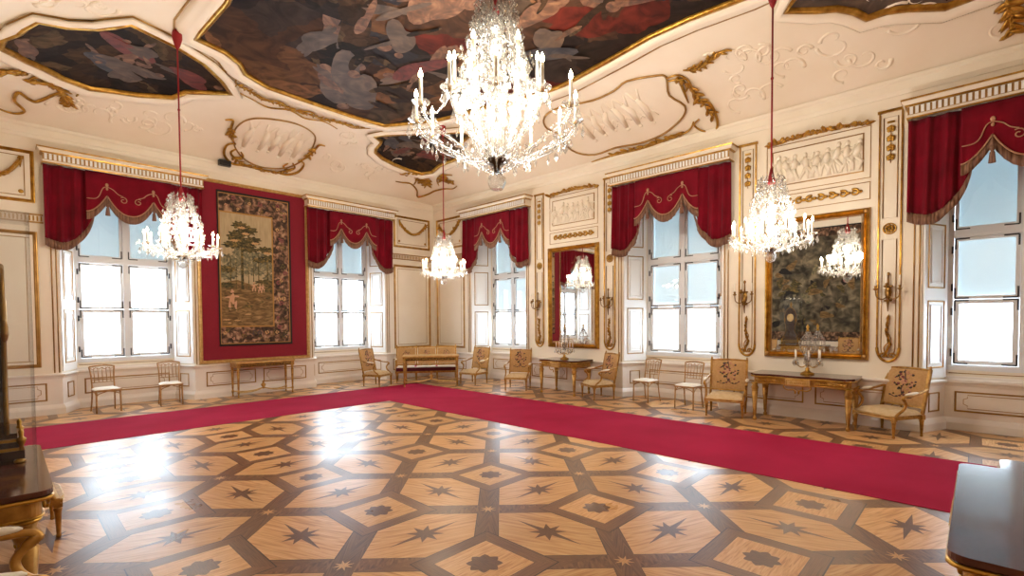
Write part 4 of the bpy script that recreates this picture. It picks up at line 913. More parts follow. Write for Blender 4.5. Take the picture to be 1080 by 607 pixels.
def make_armchair():
    root = empty('armchair'); tag(root, 'x', 'chair', 'gilded armchairs with woven flower backs')
    w_, d = .31, .29
    for sx in (-1, 1):
        for sy in (-1, 1):
            m = MB(); fluted_leg(m, sx*(w_-.03), sy*(d-.03), .34); m.build('leg', root)
    m = MB(); m.mat('goldfurn'); m.prism([(-w_, -d+.02), (-w_*.6, -d-.01), (w_*.6, -d-.01), (w_, -d+.02), (w_-.02, d), (-w_+.02, d)], .285, .345)
    m.mat('goldpale'); m.tube([(-w_, -d+.015, .30), (-w_*.6, -d-.015, .30), (w_*.6, -d-.015, .30), (w_, -d+.015, .30)], .008, 5); m.tube([(-w_, -d+.015, .335), (-w_*.6, -d-.015, .335), (w_*.6, -d-.015, .335), (w_, -d+.015, .335)], .008, 5)
    m.build('seat_frame', root)
    m = MB(); m.mat('tanlight'); n = 10; vs = []
    for i in range(n+1):
        for j in range(n+1):
            u, v = -1+2*i/n, -1+2*j/n; e = (1-u**6)*(1-v**6); vs.append((u*(w_-.015), v*(d-.02), .345+.075*e**.5+.012*(1-u*u)*(1-v*v)))
    m.add(vs, [(i*(n+1)+j, (i+1)*(n+1)+j, (i+1)*(n+1)+j+1, i*(n+1)+j+1) for i in range(n) for j in range(n)], True)
    m.build('seat', root)
    T = tilt(.36, .20)
    m = MB(); m.X = Matrix.Translation((0, d-.03, 0)) @ T; m.mat('goldfurn')
    for x in (-w_+.02, w_-.02):
        m.box(x-.018, x+.018, -.02, .02, .34, 1.05); m.lathe([(.014, 1.05), (.02, 1.06), (.012, 1.075), (.018, 1.09), (0, 1.11)], (x, 0, 0), 8)
    m.box(-w_+.03, w_-.03, -.018, .018, .43, .46); m.tube([(-w_+.02+2*(w_-.02)*t, 0, 1.035+.018*math.sin(pi*t)) for t in [q/12 for q in range(13)]], .020, 6)
    bf = m.build('back_frame', root)
    m = MB(); m.X = Matrix.Translation((0, d-.03, 0)) @ T; m.mat('tan'); vs = []
    for i in range(n+1):
        for j in range(n+1):
            u, v = -1+2*i/n, -1+2*j/n; vs.append((u*(w_-.036), -.012-.03*((1-u**6)*(1-v**6))**.5, .745+v*.285))
    m.add(vs, [(i*(n+1)+j, (i+1)*(n+1)+j, (i+1)*(n+1)+j+1, i*(n+1)+j+1) for i in range(n) for j in range(n)], True)
    m.mat('tanlight'); m.box(-w_+.03, w_-.03, -.01, .012, .46, 1.02)
    bk = m.build('backrest', root, False)
    m = MB(); flower(m, 0, .77, .58, -.044, Matrix.Translation((0, d-.03, 0)) @ T); m.build('woven_flowers', bk)
    for s in (-1, 1):
        m = MB(); m.mat('goldfurn'); x = s*(w_-.005)
        m.tube(cr([(s*(w_-.02), d+.06, .74), (x+s*.015, d-.12, .69), (x+s*.03, -.02, .655), (x+s*.03, -.13, .645), (x+s*.025, -.165, .62), (x+s*.02, -.13, .585), (x+s*.01, -.09, .52), (x, -.12, .44), (x-s*.01, -.21, .37), (x-s*.01, -.24, .34)], 5), [.020]*20+[.026]*6+[.020]*20, 7)
        a = m.build('arm', root)
        m = MB(); m.mat('cream_cloth'); m.ell((x+s*.024, .0, .685), (.033, .125, .022), 10, 6, Matrix.Rotation(.10, 3, 'X')); m.build('arm_pad', a)
    return root
arm = make_armchair(); G = 'gilded armchairs with woven flower backs'
def face(dx, dy): return math.atan2(dy, dx)+pi/2
ac = [((7.42, 12.46, 0), face(.40, -.92), 'gilded flower-backed armchair at the left end of the settee in the corner'),
      ((9.56, 10.72, 0), face(-.95, -.12), 'gilded flower-backed armchair at the right end of the settee, below the corner window'),
      ((9.55, 8.93, 0), face(-.86, -.50), 'gilded flower-backed armchair left of the table under the narrow mirror'),
      ((9.72, 6.50, 0), face(-.90, .43), 'gilded flower-backed armchair turned towards the table, right of the narrow mirror'),
      ((9.66, 3.52, 0), face(-.97, -.22), 'gilded flower-backed armchair left of the large marble console table'),
      ((9.80, 1.04, 0), face(-.85, .53), 'gilded flower-backed armchair right of the large marble console table, turned to it'),
      ((-.09, 3.38, 0), face(1, .0), 'armchair in the bottom left corner, only its gilded scroll arm in view'),
      ((.03, 6.00, 0), face(1, .02), 'armchair at the left edge beyond the clock table, showing a front leg')]
for i, (l, r, s) in enumerate(ac):
    o = place(arm, i, l, r, s, G)
    if i in (4, 5): o.scale = (1.12, 1.08, 1.0)
    if i == 6: o.scale = (1.05, 1.2, 1.1)

def make_cane():
    root = empty('side_chair'); tag(root, 'x', 'chair', 'light gilt side chairs with spindle backs')
    w_, d = .20, .20
    for sx in (-1, 1):
        m = MB(); m.mat('cane'); m.tube([(sx*w_, -d, 0), (sx*w_, -d, .10), (sx*(w_-.005), -d+.01, .46)], [.013, .015, .017], 8); m.build('leg', root)
        m = MB(); m.mat('cane'); m.tube(cr([(sx*w_, d+.05, 0), (sx*(w_-.01), d, .25), (sx*(w_-.015), d-.01, .48), (sx*(w_-.01), d+.04, .75), (sx*(w_+.01), d+.08, .93)], 4), .014, 8); m.build('leg', root)
    m = MB(); m.mat('cane')
    m.prism([(-w_-.02, -d-.01), (-w_*.5, -d-.03), (w_*.5, -d-.03), (w_+.02, -d-.01), (w_, d), (-w_, d)], .445, .475)
    for sx in (-1, 1):       # arched brackets under the seat
        m.tube(cr([(sx*w_, -d, .30), (sx*(w_-.03), -d-.0, .385), (sx*.03, -d, .435)], 4), .009, 6); m.tube(cr([(sx*w_, -d, .30), (sx*w_, -d+.05, .385), (sx*w_, -.02, .44)], 4), .009, 6)
        m.tube(cr([(sx*(w_-.01), d, .30), (sx*(w_-.005), d-.05, .385), (sx*w_, .03, .44)], 4), .009, 6)
    m.build('seat_frame', root)
    m = MB(); m.mat('cream_cloth'); n = 8; vs = []
    for i in range(n+1):
        for j in range(n+1):
            u, v = -1+2*i/n, -1+2*j/n; vs.append((u*(w_+.012), v*(d-.005)-.01, .474+.035*((1-u**6)*(1-v**6))**.5))
    m.add(vs, [(i*(n+1)+j, (i+1)*(n+1)+j, (i+1)*(n+1)+j+1, i*(n+1)+j+1) for i in range(n) for j in range(n)], True); m.build('seat', root)
    m = MB(); m.mat('cane')
    def yb(z): return d-.01+max(0, (z-.5))*.22
    top = [(x, yb(.93), .925+.025*(1-(x/w_)**2)) for x in [w_*1.02*(-1+2*q/16) for q in range(17)]]
    m.tube(top, .017, 7)
    for k in range(4): 
        x = -w_+.05+.1*k; m.tube([(x-.05+.1*t, yb(.88), .905-.03*math.sin(pi*t)) for t in [q/6 for q in range(7)]], .008, 5)
    for z in (.60, .66): m.tube([(-w_+.01, yb(z), z), (w_-.01, yb(z), z)], .008, 6)
    for k in range(5):
        x = -w_+.065+.0675*k; m.tube([(x, yb(.60), .60), (x, yb(.70), .70), (x, yb(.80), .80), (x, yb(.91), .91)], [.005, .009, .007, .005], 6)
    m.build('backrest', root)
    return root
cane = make_cane(); G = 'light gilt side chairs with spindle backs'
for i, (l, r, s) in enumerate([((1.47, 13.16, 0), .10, 'light gilt spindle-back chair, the left one under the window nearest the clock'),
      ((2.60, 13.18, 0), -.10, 'light gilt spindle-back chair, the right one under the window nearest the clock'),
      ((10.06, 5.43, 0), face(-.98, .15), 'light gilt spindle-back chair, the left one under the middle window of the right wall'),
      ((9.87, 4.36, 0), face(-1, .04), 'light gilt spindle-back chair, the right one under the middle window of the right wall')]):
    place(cane, i, l, r, s, G)

def make_settee():
    root = empty('settee', (8.93, 12.16, 0), face(-.60, -.80)); tag(root, 'gilded settee with three flowered back panels standing across the room corner', 'sofa')
    w_, d = .92, .27
    for x in (-w_+.04, -.31, .31, w_-.04):
        m = MB(); fluted_leg(m, x, -d+.03, .34); m.build('leg', root)
        m = MB(); fluted_leg(m, x, d-.03, .34); m.build('leg', root)
    m = MB(); m.mat('goldfurn'); m.box(-w_, w_, -d, d, .29, .35); m.build('seat_frame', root)
    m = MB(); m.mat('plum'); m.box(-w_+.02, w_-.02, -d-.005, d-.04, .35, .45); m.mat('cream_cloth'); m.box(-w_+.05, w_-.05, -d+.03, d-.05, .45, .475)
    m.mat('pink')
    for x in (-.33, .30): m.box(x-.03, x+.03, -d+.028, d-.05, .475, .478)
    m.build('seat', root)
    T = Matrix.Translation((0, d-.03, 0)) @ tilt(.36, .16)
    m = MB(); m.X = T; m.mat('goldfurn')
    for x in (-w_+.02, -.31, .31, w_-.02): m.box(x-.02, x+.02, -.02, .02, .34, 1.06); m.lathe([(.016, 1.06), (.022, 1.07), (.012, 1.085), (.018, 1.10), (0, 1.12)], (x, 0, 0), 8)
    m.box(-w_+.02, w_-.02, -.02, .02, 1.02, 1.06); m.box(-w_+.02, w_-.02, -.02, .02, .48, .52)
    m.build('back_frame', root)
    for k in range(3):
        m = MB(); m.X = T; m.mat('tan'); cx = (k-1)*.61; m.box(cx-.265, cx+.265, -.03, .015, .53, 1.01)
        b = m.build('back_panel', root); m = MB(); flower(m, cx, .80, .36, -.034, T, k); m.build('woven_flowers', b)
    for s in (-1, 1):
        m = MB(); m.mat('goldfurn'); x = s*(w_-.01)
        m.tube(cr([(x, d+.05, .76), (x, .06, .68), (x, -.12, .66), (x, -.15, .63), (x, -.10, .55), (x, -.14, .42), (x, -.22, .35)], 5), .021, 7); a = m.build('arm', root)
        m = MB(); m.mat('cream_cloth'); m.ell((x, .0, .70), (.033, .12, .022), 10, 6); m.build('arm_pad', a)
make_settee()

def apron_scroll(m, x0, x1, y, z, n, r=.006):
    for k in range(n):
        cx = x0+(x1-x0)*(k+.5)/n; s = (-1)**k; a = (x1-x0)/n*.42
        m.tube([(cx+a*(1-t*.8)*math.cos(7*t), y, z+s*.4*a*(1-t*.8)*math.sin(7*t)) for t in [q/10 for q in range(11)]], r, 4)
        m.ell((cx+a, y, z), (a*.35, r, r*2), 6, 4)
def wood_table(w_, d, h, loc, rz, label, finial=True):
    root = empty('side_table', loc, rz); tag(root, label, 'table')
    m = MB(); m.mat('goldpale'); m.box(-w_/2-.02, w_/2+.02, -d/2-.02, d/2+.02, h-.03, h); m.mat('goldfurn'); m.box(-w_/2-.01, w_/2+.01, -d/2-.01, d/2+.01, h-.045, h-.03); m.build('tabletop', root)
    m = MB(); m.mat('goldfurn'); m.box(-w_/2, w_/2, -d/2, d/2, h-.14, h-.045); m.mat('gold'); apron_scroll(m, -w_/2+.06, w_/2-.06, -d/2-.004, h-.09, 16); m.mat('dark'); m.box(-w_/2+.05, w_/2-.05, -d/2-.002, -d/2, h-.125, h-.06); m.build('apron', root)
    for sx in (-1, 1):
        for sy in (-1, 1):
            x, y = sx*(w_/2-.035), sy*(d/2-.035); m = MB(); m.mat('goldfurn')
            m.box(x-.038, x+.038, y-.038, y+.038, h-.15, h-.045); m.lathe([(.02, 0), (.024, .02), (.016, .035), (.018, .09), (.028, .10), (.028, .15), (.018, .16), (.022, .2), (.034, h-.25), (.026, h-.22), (.036, h-.19), (.03, h-.15)], (x, y, 0), 10); m.build('leg', root)
    m = MB(); m.mat('goldpale')
    for sx in (-1, 1):
        for sy in (-1, 1): m.tube(cr([(sx*(w_/2-.035), sy*(d/2-.035), .13), (sx*w_*.32, sy*d*.20, .11), (sx*w_*.16, sy*d*.12, .12), (0, 0, .18)], 5), .016, 6)
    m.build('stretcher', root)
    m = MB(); m.mat('goldfurn'); m.lathe([(.03, .15), (.05, .17), (.03, .19), (.055, .23), (.06, .26), (.03, .29), (.02, .31), (.035, .33), (.0, .36)], (0, 0, 0), 10); m.build('finial', root)
wood_table(1.36, .50, .87, (4.58, YA-.36, 0), 0, 'narrow carved gilt table under the landscape tapestry, against the left wall')
wood_table(1.54, .66, .86, (8.50, 11.36, .007), face(-.62, -.78), 'carved gilt table standing in front of the settee in the corner')

def console(w_, d, h, loc, rz, label, name='console_table', swag=True, plain=False):
    root = empty(name, loc, rz); tag(root, label, 'table')
    def top(e):      # serpentine outline, back edge straight
        W_, D = w_/2+e, d/2+e
        if plain:
            c = .07; return [(sx*(W_-c)+c*math.cos(A), sy*(D-c)+c*math.sin(A)) for sx, sy, a0 in ((1, 1, 0), (-1, 1, 1), (-1, -1, 2), (1, -1, 3)) for A in [pi/2*(a0+q/5) for q in range(6)]]
        p = [(-W_, D), (-W_, -D*.62), (-W_+.03, -D*.74), (-W_+.04, -D*.82)]
        for q in range(25):
            t = q/24; x = -W_+.05+2*(W_-.05)*t; s = abs(2*t-1)
            p.append((x, -D*(.90+.10*math.cos(pi*min(1, s/.55)) if s < .55 else .80+.16*min(1, (s-.55)/.25)*(1 if s < .93 else max(0, (1.0-s)/.07)))))
        p += [(W_-.04, -D*.82), (W_-.03, -D*.74), (W_, -D*.62), (W_, D)]; return p[::-1]
    m = MB(); m.mat('marble'); m.prism(top(.0), h-.03, h); m.prism(top(-.012), h-.042, h-.03); m.build('marble_top', root)
    m = MB(); m.mat('gold'); pl = top(-.004); m.tube([(x, y, h-.05) for x, y in pl], .013, 6, True); m.build('gilt_edge', root)
    m = MB(); m.mat('goldfurn'); m.prism(top(-.05), h-.17, h-.045); m.mat('dark')
    m.mat('gold')
    ap = top(-.045)
    m.tube([(x, y, h-.165) for x, y in ap], .009, 6, True); m.tube([(x, y, h-.068) for x, y in ap], .006, 5, True)
    n = int(w_/.085)
    yfront = -d/2*.86
    for s in (-1, 1): apron_scroll(m, s*w_*.15, s*w_*.42, -d/2*.93+.012, h-.115, 5, .011)
    m.build('apron', root)
    m = MB(); m.mat('goldpale'); m.box(-w_*.115, w_*.115, -d/2-.005, -d/2+.08, h-.175, h-.055); m.mat('gold'); rect(m, -w_*.105, w_*.105, h-.165, h-.065, .012, .006, -d/2-.006); apron_scroll(m, -w_*.08, w_*.08, -d/2-.012, h-.115, 4, .006); m.build('centre_block', root)
    if swag:
        m = MB(); m.mat('gold')
        for s in (-1, 1):
            m.tube(cr([(s*w_*.115, -d/2, h-.14), (s*w_*.13, -d/2, h-.20), (s*w_*.09, -d/2, h-.245), (s*w_*.04, -d/2, h-.235), (s*.03, -d/2, h-.26)], 5), .010, 6)
            m.ell((s*.028, -d/2, h-.275), (.014, .014, .035), 7, 5)
        m.build('ribbon_ornament', root)
    for sx in (-1, 1):
        for sy in (-1, 1):
            x, y = sx*(w_/2-.085), (-d/2+.12 if sy < 0 else d/2-.07); L = h-.17; m = MB(); m.mat('goldfurn')
            m.lathe([(.020, 0), (.034, .012), (.034, .05), (.022, .06), (.022, .075), (.054, L-.17), (.034, L-.15), (.054, L-.13), (.066, L-.09), (.046, L-.05), (.062, L)], (x, y, 0), 12)
            m.mat('gold'); m.lathe([(.062, L-.02), (.07, L-.01), (.07, L+.0)], (x, y, 0), 12)
            for k in range(8): A = 2*pi*k/8; m.tube([(x+.044*math.cos(A), y+.044*math.sin(A), L-.16), (x+.024*math.cos(A), y+.024*math.sin(A), .10)], .005, 4); m.ell((x+.044*math.cos(A), y+.044*math.sin(A), L-.14), (.014, .014, .022), 5, 4)
            m.build('leg', root)
    return root
console(1.20, .80, .86, (XB-.49, 7.56, 0), -pi/2, 'gilded console table with red-brown marble top under the narrow mirror')
console(1.60, .80, .86, (XB-.49, 2.24, 0), -pi/2, 'large gilded console table with serpentine marble top under the large mirror')
console(1.56, .78, .87, (-.20, 4.72, 0), pi/2, 'polished gilded console table carrying the glass-cased clock at the left edge', plain=True)
console(1.78, .80, .86, (3.62, -.315, 0), pi, 'polished marble-topped gilded table in the bottom right corner', plain=True)
console(1.20, .42, .82, (4.80, -.72, 0), pi/2, 'dark marble table top just beyond the bottom right table, mostly cut off', swag=False, plain=True)

# ---------------------------------------------------------------- clock in its glass case
def make_clock():
    root = empty('bracket_clock', (-.08, 5.14, .87), pi/2); root.scale = (1.15, 1.0, 1.45); tag(root, 'dark ornate bracket clock on stepped gilt-footed base at the left edge', 'clock')
    m = MB(); m.mat('oak')
    for k, (a, z0, z1) in enumerate(((.25, .02, .06), (.235, .075, .10), (.20, .115, .14))): m.box(-a, a, -a*.68, a*.68, z0, z1)
    m.mat('gold')
    for a, z in ((.245, .067), (.225, .108)):
        m.box(-a, a, -a*.68, a*.68, z-.007, z+.007)
    b = m.build('stepped_base', root)
    for sx in (-1, 1):
        for sy in (-1, 1):
            m = MB(); m.mat('gold'); m.lathe([(.030, 0), (.034, .008), (.02, .016), (.024, .02)], (sx*.225, sy*.145, 0), 10); m.build('foot', b)
            m = MB(); m.mat('gold'); m.lathe([(.018, .06), (.012, .08), (.026, .105), (.028, .115), (.012, .125), (.016, .15), (.0, .165)], (sx*.235, sy*.155, 0), 10); m.build('finial', b)
    m = MB(); m.mat('oak'); out = [(-.20, .14), (-.215, .20), (-.17, .27), (-.12, .34), (-.13, .50), (-.16, .62), (-.165, .74), (-.13, .86), (-.07, .93), (0, .96)]
    m.plate(out+[(-x, z) for x, z in out[::-1][1:]], -.10, .10); m.build('case', root)
    m = MB(); m.mat('bronze')
    for s in (-1, 1):
        m.tube([(s*x, -.085, z) for x, z in [(abs(a), b_) for a, b_ in out]], .016, 6); m.tube([(s*(.19+.035*(1-t*.7)*math.cos(6*t)), -.09, .19+.035*(1-t*.7)*math.sin(6*t)) for t in [q/14 for q in range(15)]], .012, 6)
        m.ell((s*.16, -.09, .64), (.03, .025, .06), 8, 5)
    m.lathe([(.05, .95), (.02, .98), (.045, 1.03), (.03, 1.07), (0, 1.12)], (0, 0, 0), 10); m.build('bronze_mounts', root)
    m = MB(); m.mat('goldpale'); m.X = Matrix.Translation((0, -.09, .70)) @ Matrix.Rotation(pi/2, 4, 'X'); m.lathe([(0, .0), (.10, .0), (.10, .012), (.085, .016), (0, .016)], (0, 0, 0), 24); m.build('dial', root)
    g = empty('display_case', (-.08, 5.14, .87), pi/2); tag(g, 'clear glass case standing over the bracket clock at the left edge', 'display case')
    t = .004
    for x0, x1, y0, y1, z0, z1 in ((-.32, .32, -.23, -.23+t, 0, 1.75), (-.32, .32, .23-t, .23, 0, 1.75), (-.32, -.32+t, -.23+t, .23-t, 0, 1.75), (.32-t, .32, -.23+t, .23-t, 0, 1.75), (-.32, .32, -.23, .23, 1.75, 1.75+t)):
        m = MB(); m.mat('glass'); m.box(x0, x1, y0, y1, z0, z1); m.build('glass_panel', g)
make_clock()

# ---------------------------------------------------------------- sconces
def make_sconce():
    root = empty('wall_sconce'); tag(root, 'x', 'wall lamp', 'bronze candle sconces on the right wall')
    m = MB(); m.mat('bronze'); m.ell((0, -.02, .02), (.05, .02, .11), 10, 6); m.tube(cr([(0, -.03, .05), (0, -.05, -.10), (0, -.03, -.30)], 5), [.028, .03, .03, .028, .026, .024, .02, .016, .012, .009, .006], 7)
    m.tube([(0, -.03, .1), (0, -.03, .30)], [.018, .01], 7); m.ell((0, -.03, .32), (.025, .02, .035), 8, 5)
    for s in (-1, 1): m.ell((s*.035, -.03, .12), (.035, .015, .02), 6, 4); m.ell((s*.03, -.03, -.12), (.03, .012, .02), 6, 4)
    m.build('back_plate', root)
    for dx, dy, h in ((-.16, -.12, .10), (.16, -.12, .10), (0, -.24, .13)):
        m = MB(); m.mat('bronze'); m.tube(cr([(0, -.05, -.04), (dx*.4, -.05+dy*.4, -.10), (dx*.9, dy*.9, -.06), (dx, dy, h-.04)], 5), .010, 6); m.lathe([(.012, h-.05), (.038, h-.03), (.034, h-.02), (.016, h-.015), (.02, h+.02), (.018, h+.03)], (dx, dy, 0), 10); a = m.build('arm', root)
        c = MB(); c.mat('candle'); c.lathe([(.011, h+.03), (.011, h+.19), (.003, h+.195)], (dx, dy, 0), 8); c.build('candle', a)
    return root
sco = make_sconce(); 
for i, (y, s) in enumerate(((8.80, 'bronze three-armed candle sconce left of the narrow mirror'), (6.54, 'bronze three-armed candle sconce right of the narrow mirror'), (3.38, 'bronze three-armed candle sconce left of the large mirror'), (1.105, 'bronze three-armed candle sconce right of the large mirror'))):
    place(sco, i, (XB-.03, y, 2.26), -pi/2, s, 'bronze candle sconces on the right wall')

# ---------------------------------------------------------------- table candelabra of crystal
def make_candelabrum():
    root = empty('crystal_candelabrum'); tag(root, 'x', 'candelabra', 'crystal candelabra on the console tables')
    m = MB(); m.mat('gold'); m.lathe([(.11, 0), (.115, .015), (.09, .03), (.05, .05), (.03, .07), (.035, .10), (.015, .12)], (0, 0, 0), 14); m.build('base', root)
    m = MB(); m.mat('crystal'); m.lathe([(.015, .12), (.03, .16), (.014, .2), (.035, .28), (.05, .34), (.02, .40), (.012, .5), (.03, .56), (.012, .62), (.025, .7), (.014, .76)], (0, 0, 0), 10); m.mat('gold'); m.lathe([(.01, .76), (.032, .775), (.012, .80), (.026, .84), (0, .89)], (0, 0, 0), 8); m.build('stem', root)
    pr = None
    for k in range(6):
        A = 2*pi*k/6+.3; R = .21; c, s = math.cos(A), math.sin(A)
        m = MB(); m.mat('gold'); m.tube(cr([(.02*c, .02*s, .16), (.10*c, .10*s, .12), (.19*c, .19*s, .17), (R*c, R*s, .235)], 4), .006, 6); m.mat('crystal'); m.lathe([(.01, .235), (.045, .25), (.042, .258), (.01, .262)], (R*c, R*s, 0), 10); a = m.build('arm', root)
        m = MB(); m.mat('candle'); m.lathe([(.011, .26), (.011, .43), (.002, .435)], (R*c, R*s, 0), 8); m.build('candle', a)
        for q in range(3):
            B = A+q*2.1
            if pr is None:
                g = MB(); g.mat('crystal'); g.gem((0, 0, 0), .022, .095); pr = g.build('crystal_pendant', root); pr.location = (R*c+.035*math.cos(B), R*s+.035*math.sin(B), .245)
            else: inst(pr, 'crystal_pendant', root, (R*c+.035*math.cos(B), R*s+.035*math.sin(B), .245))
    m = MB(); m.mat('crystal')
    for k in range(8):
        A = 2*pi*k/8
        for t in [q/13 for q in range(14)]:
            r = .025+.085*math.sin(pi*min(1, t*1.1))**1.3*(1-t*.3); z = .74-.50*t; m.gem((r*1.25*math.cos(A), r*1.25*math.sin(A), z+.02), .018, .045)
    o = m.build('crystal_beads', root); o['kind'] = 'stuff'
    return root
cd_ = make_candelabrum()
place(cd_, 0, (9.86, 7.60, .86), 0, 'tall crystal candelabrum with unlit candles on the table under the narrow mirror')
place(cd_, 1, (9.90, 2.20, .86), 0, 'tall crystal candelabrum with unlit candles on the marble table under the large mirror')

# ---------------------------------------------------------------- chandeliers
def point(name, loc, W_, r, parent):
    l = bpy.data.lights.new(name, 'POINT'); l.energy = W_; l.color = (1.0, .90, .76); l.shadow_soft_size = r
    o = bpy.data.objects.new(name, l); COL.objects.link(o); o.parent = parent; o.location = loc; return o
def chandelier(zb, R, n, hub, pan, candle, cagetop, cager, cord_top, S, power, big=False, a0=0):
    # heights above the bottom of the finial ball; S scales the ornaments
    root = empty('chandelier'); tag(root, 'x', 'chandelier')
    m = MB(); m.mat('crystal'); m.lathe([(0, 0), (.05*S, .015*S), (.075*S, .07*S), (.07*S, .11*S), (.03*S, .15*S)], (0, 0, 0), 9, False); m.build('finial_ball', root)
    m = MB(); m.mat('dark'); m.lathe([(.02*S, .15*S), (.03*S, hub-.05*S), (.085*S, hub-.03*S), (.09*S, hub-.01*S), (.05*S, hub+.01*S), (.02*S, hub+.03*S)], (0, 0, 0), 16)
    m.mat('crystal'); H_ = cagetop-hub
    pr = [(.02*S, hub+.03*S)]
    for q in range(1, 22): pr.append(((.026+.034*abs(math.sin(q*.9)))*S, hub+.03*S+H_*q/22))
    m.lathe(pr, (0, 0, 0), 10); m.build('stem', root)
    pend = None; leaf = None; pan0 = None; cnt = 0
    beads = MB(); beads.mat('crystal'); rr = random.Random(int(R*100))
    def pendant(x, y, z, sc=1.0):
        nonlocal pend, cnt
        if cnt >= 98:
            beads.gem((x, y, z), .022*S*sc, .10*S*sc, .4, 6, .5); return
        cnt += 1
        if pend is None:
            g = MB(); g.mat('crystal'); g.gem((0, 0, 0), .007*S, .018*S, .5); g.gem((0, 0, -.018*S), .024*S, .10*S, .42, 7, .55); pend = g.build('crystal_pendant', root); pend.location = (x, y, z)
        else: inst(pend, 'crystal_pendant', root, (x, y, z), rr.random()*3, sc)
    def string(p, q, sag, k, r=.010):
        p, q = Vector(p), Vector(q)
        for i in range(k+1):
            t = i/k; v = p.lerp(q, t); v.z -= sag*4*t*(1-t); beads.gem((v.x, v.y, v.z+r*S), r*S*rr.uniform(.8, 1.3), r*2.4*S, .5, 5)
    rings = [(n, R, pan, a0, 1.0)] + ([(6, R*.52, pan+.30*S, a0+pi/6, .9)] if big else [])
    for (nn, RR, pz, aa, cs) in rings:
        for k in range(nn):
            A = aa+2*pi*k/nn; c, s = math.cos(A), math.sin(A)
            m = MB(); m.mat('crystal')
            pts = cr([(.05*S*c, .05*S*s, hub+.02*S), (RR*.30*c, RR*.30*s, hub-.0*S), (RR*.62*c, RR*.62*s, hub+(pz-hub)*.30), (RR*.90*c, RR*.90*s, hub+(pz-hub)*.62), (RR*c, RR*s, pz)], 5)
            m.tube(pts, [.011*S]*len(pts), 6); m.mat('goldpale'); m.lathe([(.014*S, pz), (.018*S, pz+.03*S)], (RR*c, RR*s, 0), 8)
            a = m.build('arm', root)
            if pan0 is None:
                g = MB(); g.mat('crystal'); g.lathe([(.012*S, 0), (.05*S, .012*S), (.068*S, .028*S), (.06*S, .03*S), (.012*S, .014*S)], (0, 0, 0), 12, False); pan0 = g.build('drip_pan', a); pan0.location = (RR*c, RR*s, pz)
                g = MB(); g.mat('candle'); g.lathe([(.013*S, .02*S), (.013*S, candle), (.008*S, candle+.008)], (0, 0, 0), 10); cand0 = g.build('candle', a); cand0.location = (RR*c, RR*s, pz)
                g = MB(); g.mat('flame'); g.lathe([(.006*S, 0), (.015*S, .018*S), (.016*S, .032*S), (.008*S, .055*S), (0, .075*S)], (0, 0, candle), 10); fl0 = g.build('candle_flame', a); fl0.location = (RR*c, RR*s, pz)
            else:
                inst(pan0, 'drip_pan', a, (RR*c, RR*s, pz)); inst(cand0, 'candle', a, (RR*c, RR*s, pz)); inst(fl0, 'candle_flame', a, (RR*c, RR*s, pz))
            for q in range(3): B = A+(q-1)*1.5; pendant((RR+.058*S*math.cos(B-A))*c-.058*S*math.sin(B-A)*s, (RR+.058*S*math.cos(B-A))*s+.058*S*math.sin(B-A)*c, pz+.01*S, 1.15 if q == 1 else .8)
            for t, sz in ((.40, .9), (.65, .9), (.82, 1.0)):
                v = pts[int(t*(len(pts)-1))]; pendant(v.x, v.y, v.z-.005, sz)
            B2 = aa+2*pi*(k+1)/nn
            string((RR*c, RR*s, pz-.0), (RR*math.cos(B2), RR*math.sin(B2), pz), .10*S, 12)
            string((RR*.95*c, RR*.95*s, pz-.02*S), (.06*S*c, .06*S*s, .16*S), .03*S, 16 if not big else 26)
            # leaf sprays on the arm
            for t in (.3, .5, .7, .9):
                v = pts[int(t*(len(pts)-1))]
                for q in range(2): beads.gem((v.x+rr.uniform(-.03, .03)*S, v.y+rr.uniform(-.03, .03)*S, v.z+rr.uniform(.03, .08)*S), .016*S, .055*S, .5, 5, .4)
    # bell-shaped cage of rods and leaves above the arms
    m = MB(); m.mat('crystal'); nr = 12 if not big else 12
    def prof(t): return cager*(1-.50*t**1.6)*(1+.22*math.sin(pi*t)) if t < .85 else cager*(.68-.10*(t-.85)/.15)
    zc0 = pan+.02*S
    for k in range(nr):
        A = a0+2*pi*(k+.5)/nr; pts = [(prof(t)*math.cos(A), prof(t)*math.sin(A), zc0+(cagetop-zc0)*t) for t in [q/16 for q in range(17)]]
        m.tube(pts, .007*S, 5); m.tube(cr([(.05*S*math.cos(A), .05*S*math.sin(A), hub+.04*S), (cager*.7*math.cos(A), cager*.7*math.sin(A), hub+(zc0-hub)*.5), pts[0]], 4), .008*S, 5)
        for q in range(3, 17):
            x, y, z = pts[q]
            for e in range(3): beads.gem((x+rr.uniform(-.045, .045)*S, y+rr.uniform(-.045, .045)*S, z+rr.uniform(-.02, .04)*S), rr.uniform(.014, .026)*S, rr.uniform(.04, .08)*S, .45, 5, .5)
        B = A+2*pi/nr
        for t in (.15, .42, .68, .9): 
            z = zc0+(cagetop-zc0)*t; string((prof(t)*math.cos(A), prof(t)*math.sin(A), z), (prof(t)*math.cos(B), prof(t)*math.sin(B), z), .05*S, 7)
        for t in (.2, .5, .85):
            z = zc0+(cagetop-zc0)*t; pendant(prof(t)*math.cos(A)*1.08, prof(t)*math.sin(A)*1.08, z, 1.0)
        x, y, z = pts[-1]; m.tube(cr([(x*.7, y*.7, z-.02), (x, y, z+.03*S), (x*1.05, y*1.05, z+.06*S), (x*1.15, y*1.15, z+.04*S)], 4), .006*S, 5)
        beads.gem((x*1.15, y*1.15, z+.06*S), .02*S, .05*S); beads.gem((x*.9, y*.9, z+.10*S), .018*S, .06*S)
    m.build('cage', root)
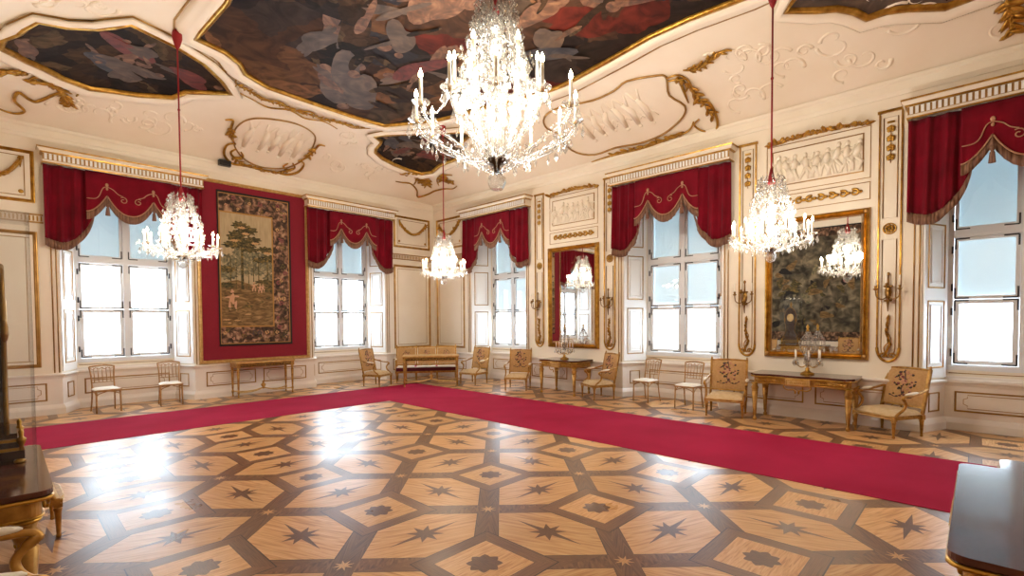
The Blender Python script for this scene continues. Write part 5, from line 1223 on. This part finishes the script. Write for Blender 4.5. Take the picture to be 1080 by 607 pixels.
    if big:
        m = MB(); m.mat('crystal'); m.lathe([(.03, cagetop-.3), (.19, cagetop-.22), (.21, cagetop-.19), (.05, cagetop-.12), (.03, cagetop)], (0, 0, 0), 18); m.build('crystal_bowl', root)
        for k in range(10):
            A = 2*pi*k/10
            for q in range(10): beads.gem((.20*math.cos(A), .20*math.sin(A), cagetop-.2-q*.085), .028, .08, .4, 6, .5)
            for q in range(14): t = q/13; r = .22+.34*t; beads.gem((r*math.cos(A+.3), r*math.sin(A+.3), cagetop*.86-t*(cagetop*.86-pan-.1)-.12*math.sin(pi*t)), .026, .075, .4, 6, .5)
    o = beads.build('crystal_beads', root); o['kind'] = 'stuff'
    m = MB(); m.mat('cord'); m.tube([(0, 0, cagetop-.02), (0, 0, cord_top-.12)], .012, 8)
    m.lathe([(.05, cagetop-.02), (.048, cagetop+.02), (.03, cagetop+.12), (.014, cagetop+.20)], (0, 0, 0), 12)
    m.ell((0, 0, (cagetop+cord_top)/2+.1), (.022, .022, .022), 8, 5)
    m.build('cord', root)
    m = MB(); m.mat('cord'); m.lathe([(.012, cord_top-.28), (.04, cord_top-.22), (.072, cord_top-.10), (.07, cord_top-.03), (.05, cord_top+.03)], (0, 0, 0), 14); m.build('ceiling_cup', root)
    for k in range(3 if not big else 5):
        A = a0+2*pi*k/(3 if not big else 5)+.5
        point('candle_and_fill_light', (R*.62*math.cos(A), R*.62*math.sin(A), pan+candle+.03), power/(3 if not big else 5), R*.16, root)
    if not big: point('candle_and_fill_light', (0, 0, pan+.42), power*.06, .08, root)  # added fill inside the cage to brighten the upper crystals, no candle here
    else: point('candle_and_fill_light', (0, 0, cagetop-.45), power*.05, .15, root)  # same added fill, high in the big cage where no candle stands
    return root
small = chandelier(0, .50, 12, .20, .34, .18, 1.12, .25, 3.80, 1.0, CHAN_W)
sites = [(2.07, 9.43, 2.73, 'small lit crystal chandelier on a red cord in front of the left window wall', 'left'), (7.42, 9.36, 2.72, 'small lit crystal chandelier hanging near the far corner, in front of the settee', 'far'), (7.52, 2.14, 2.64, 'lit crystal chandelier in front of the large mirror on the right wall', 'right')]
G = 'smaller crystal chandeliers'
for i, (x, y, z, s, _) in enumerate(sites): place(small, i, (x, y, z), .26+i*.2, s, G)
big_ = chandelier(0, 1.10, 12, .44, .93, .34, 2.45, .42, 2.98, 1.75, BIG_W, True, math.atan2(-4.87, -4.8))
big_.location = (4.80, 4.87, 3.64); big_['label'] = 'very large lit crystal chandelier with tall candles hanging at the centre of the room'
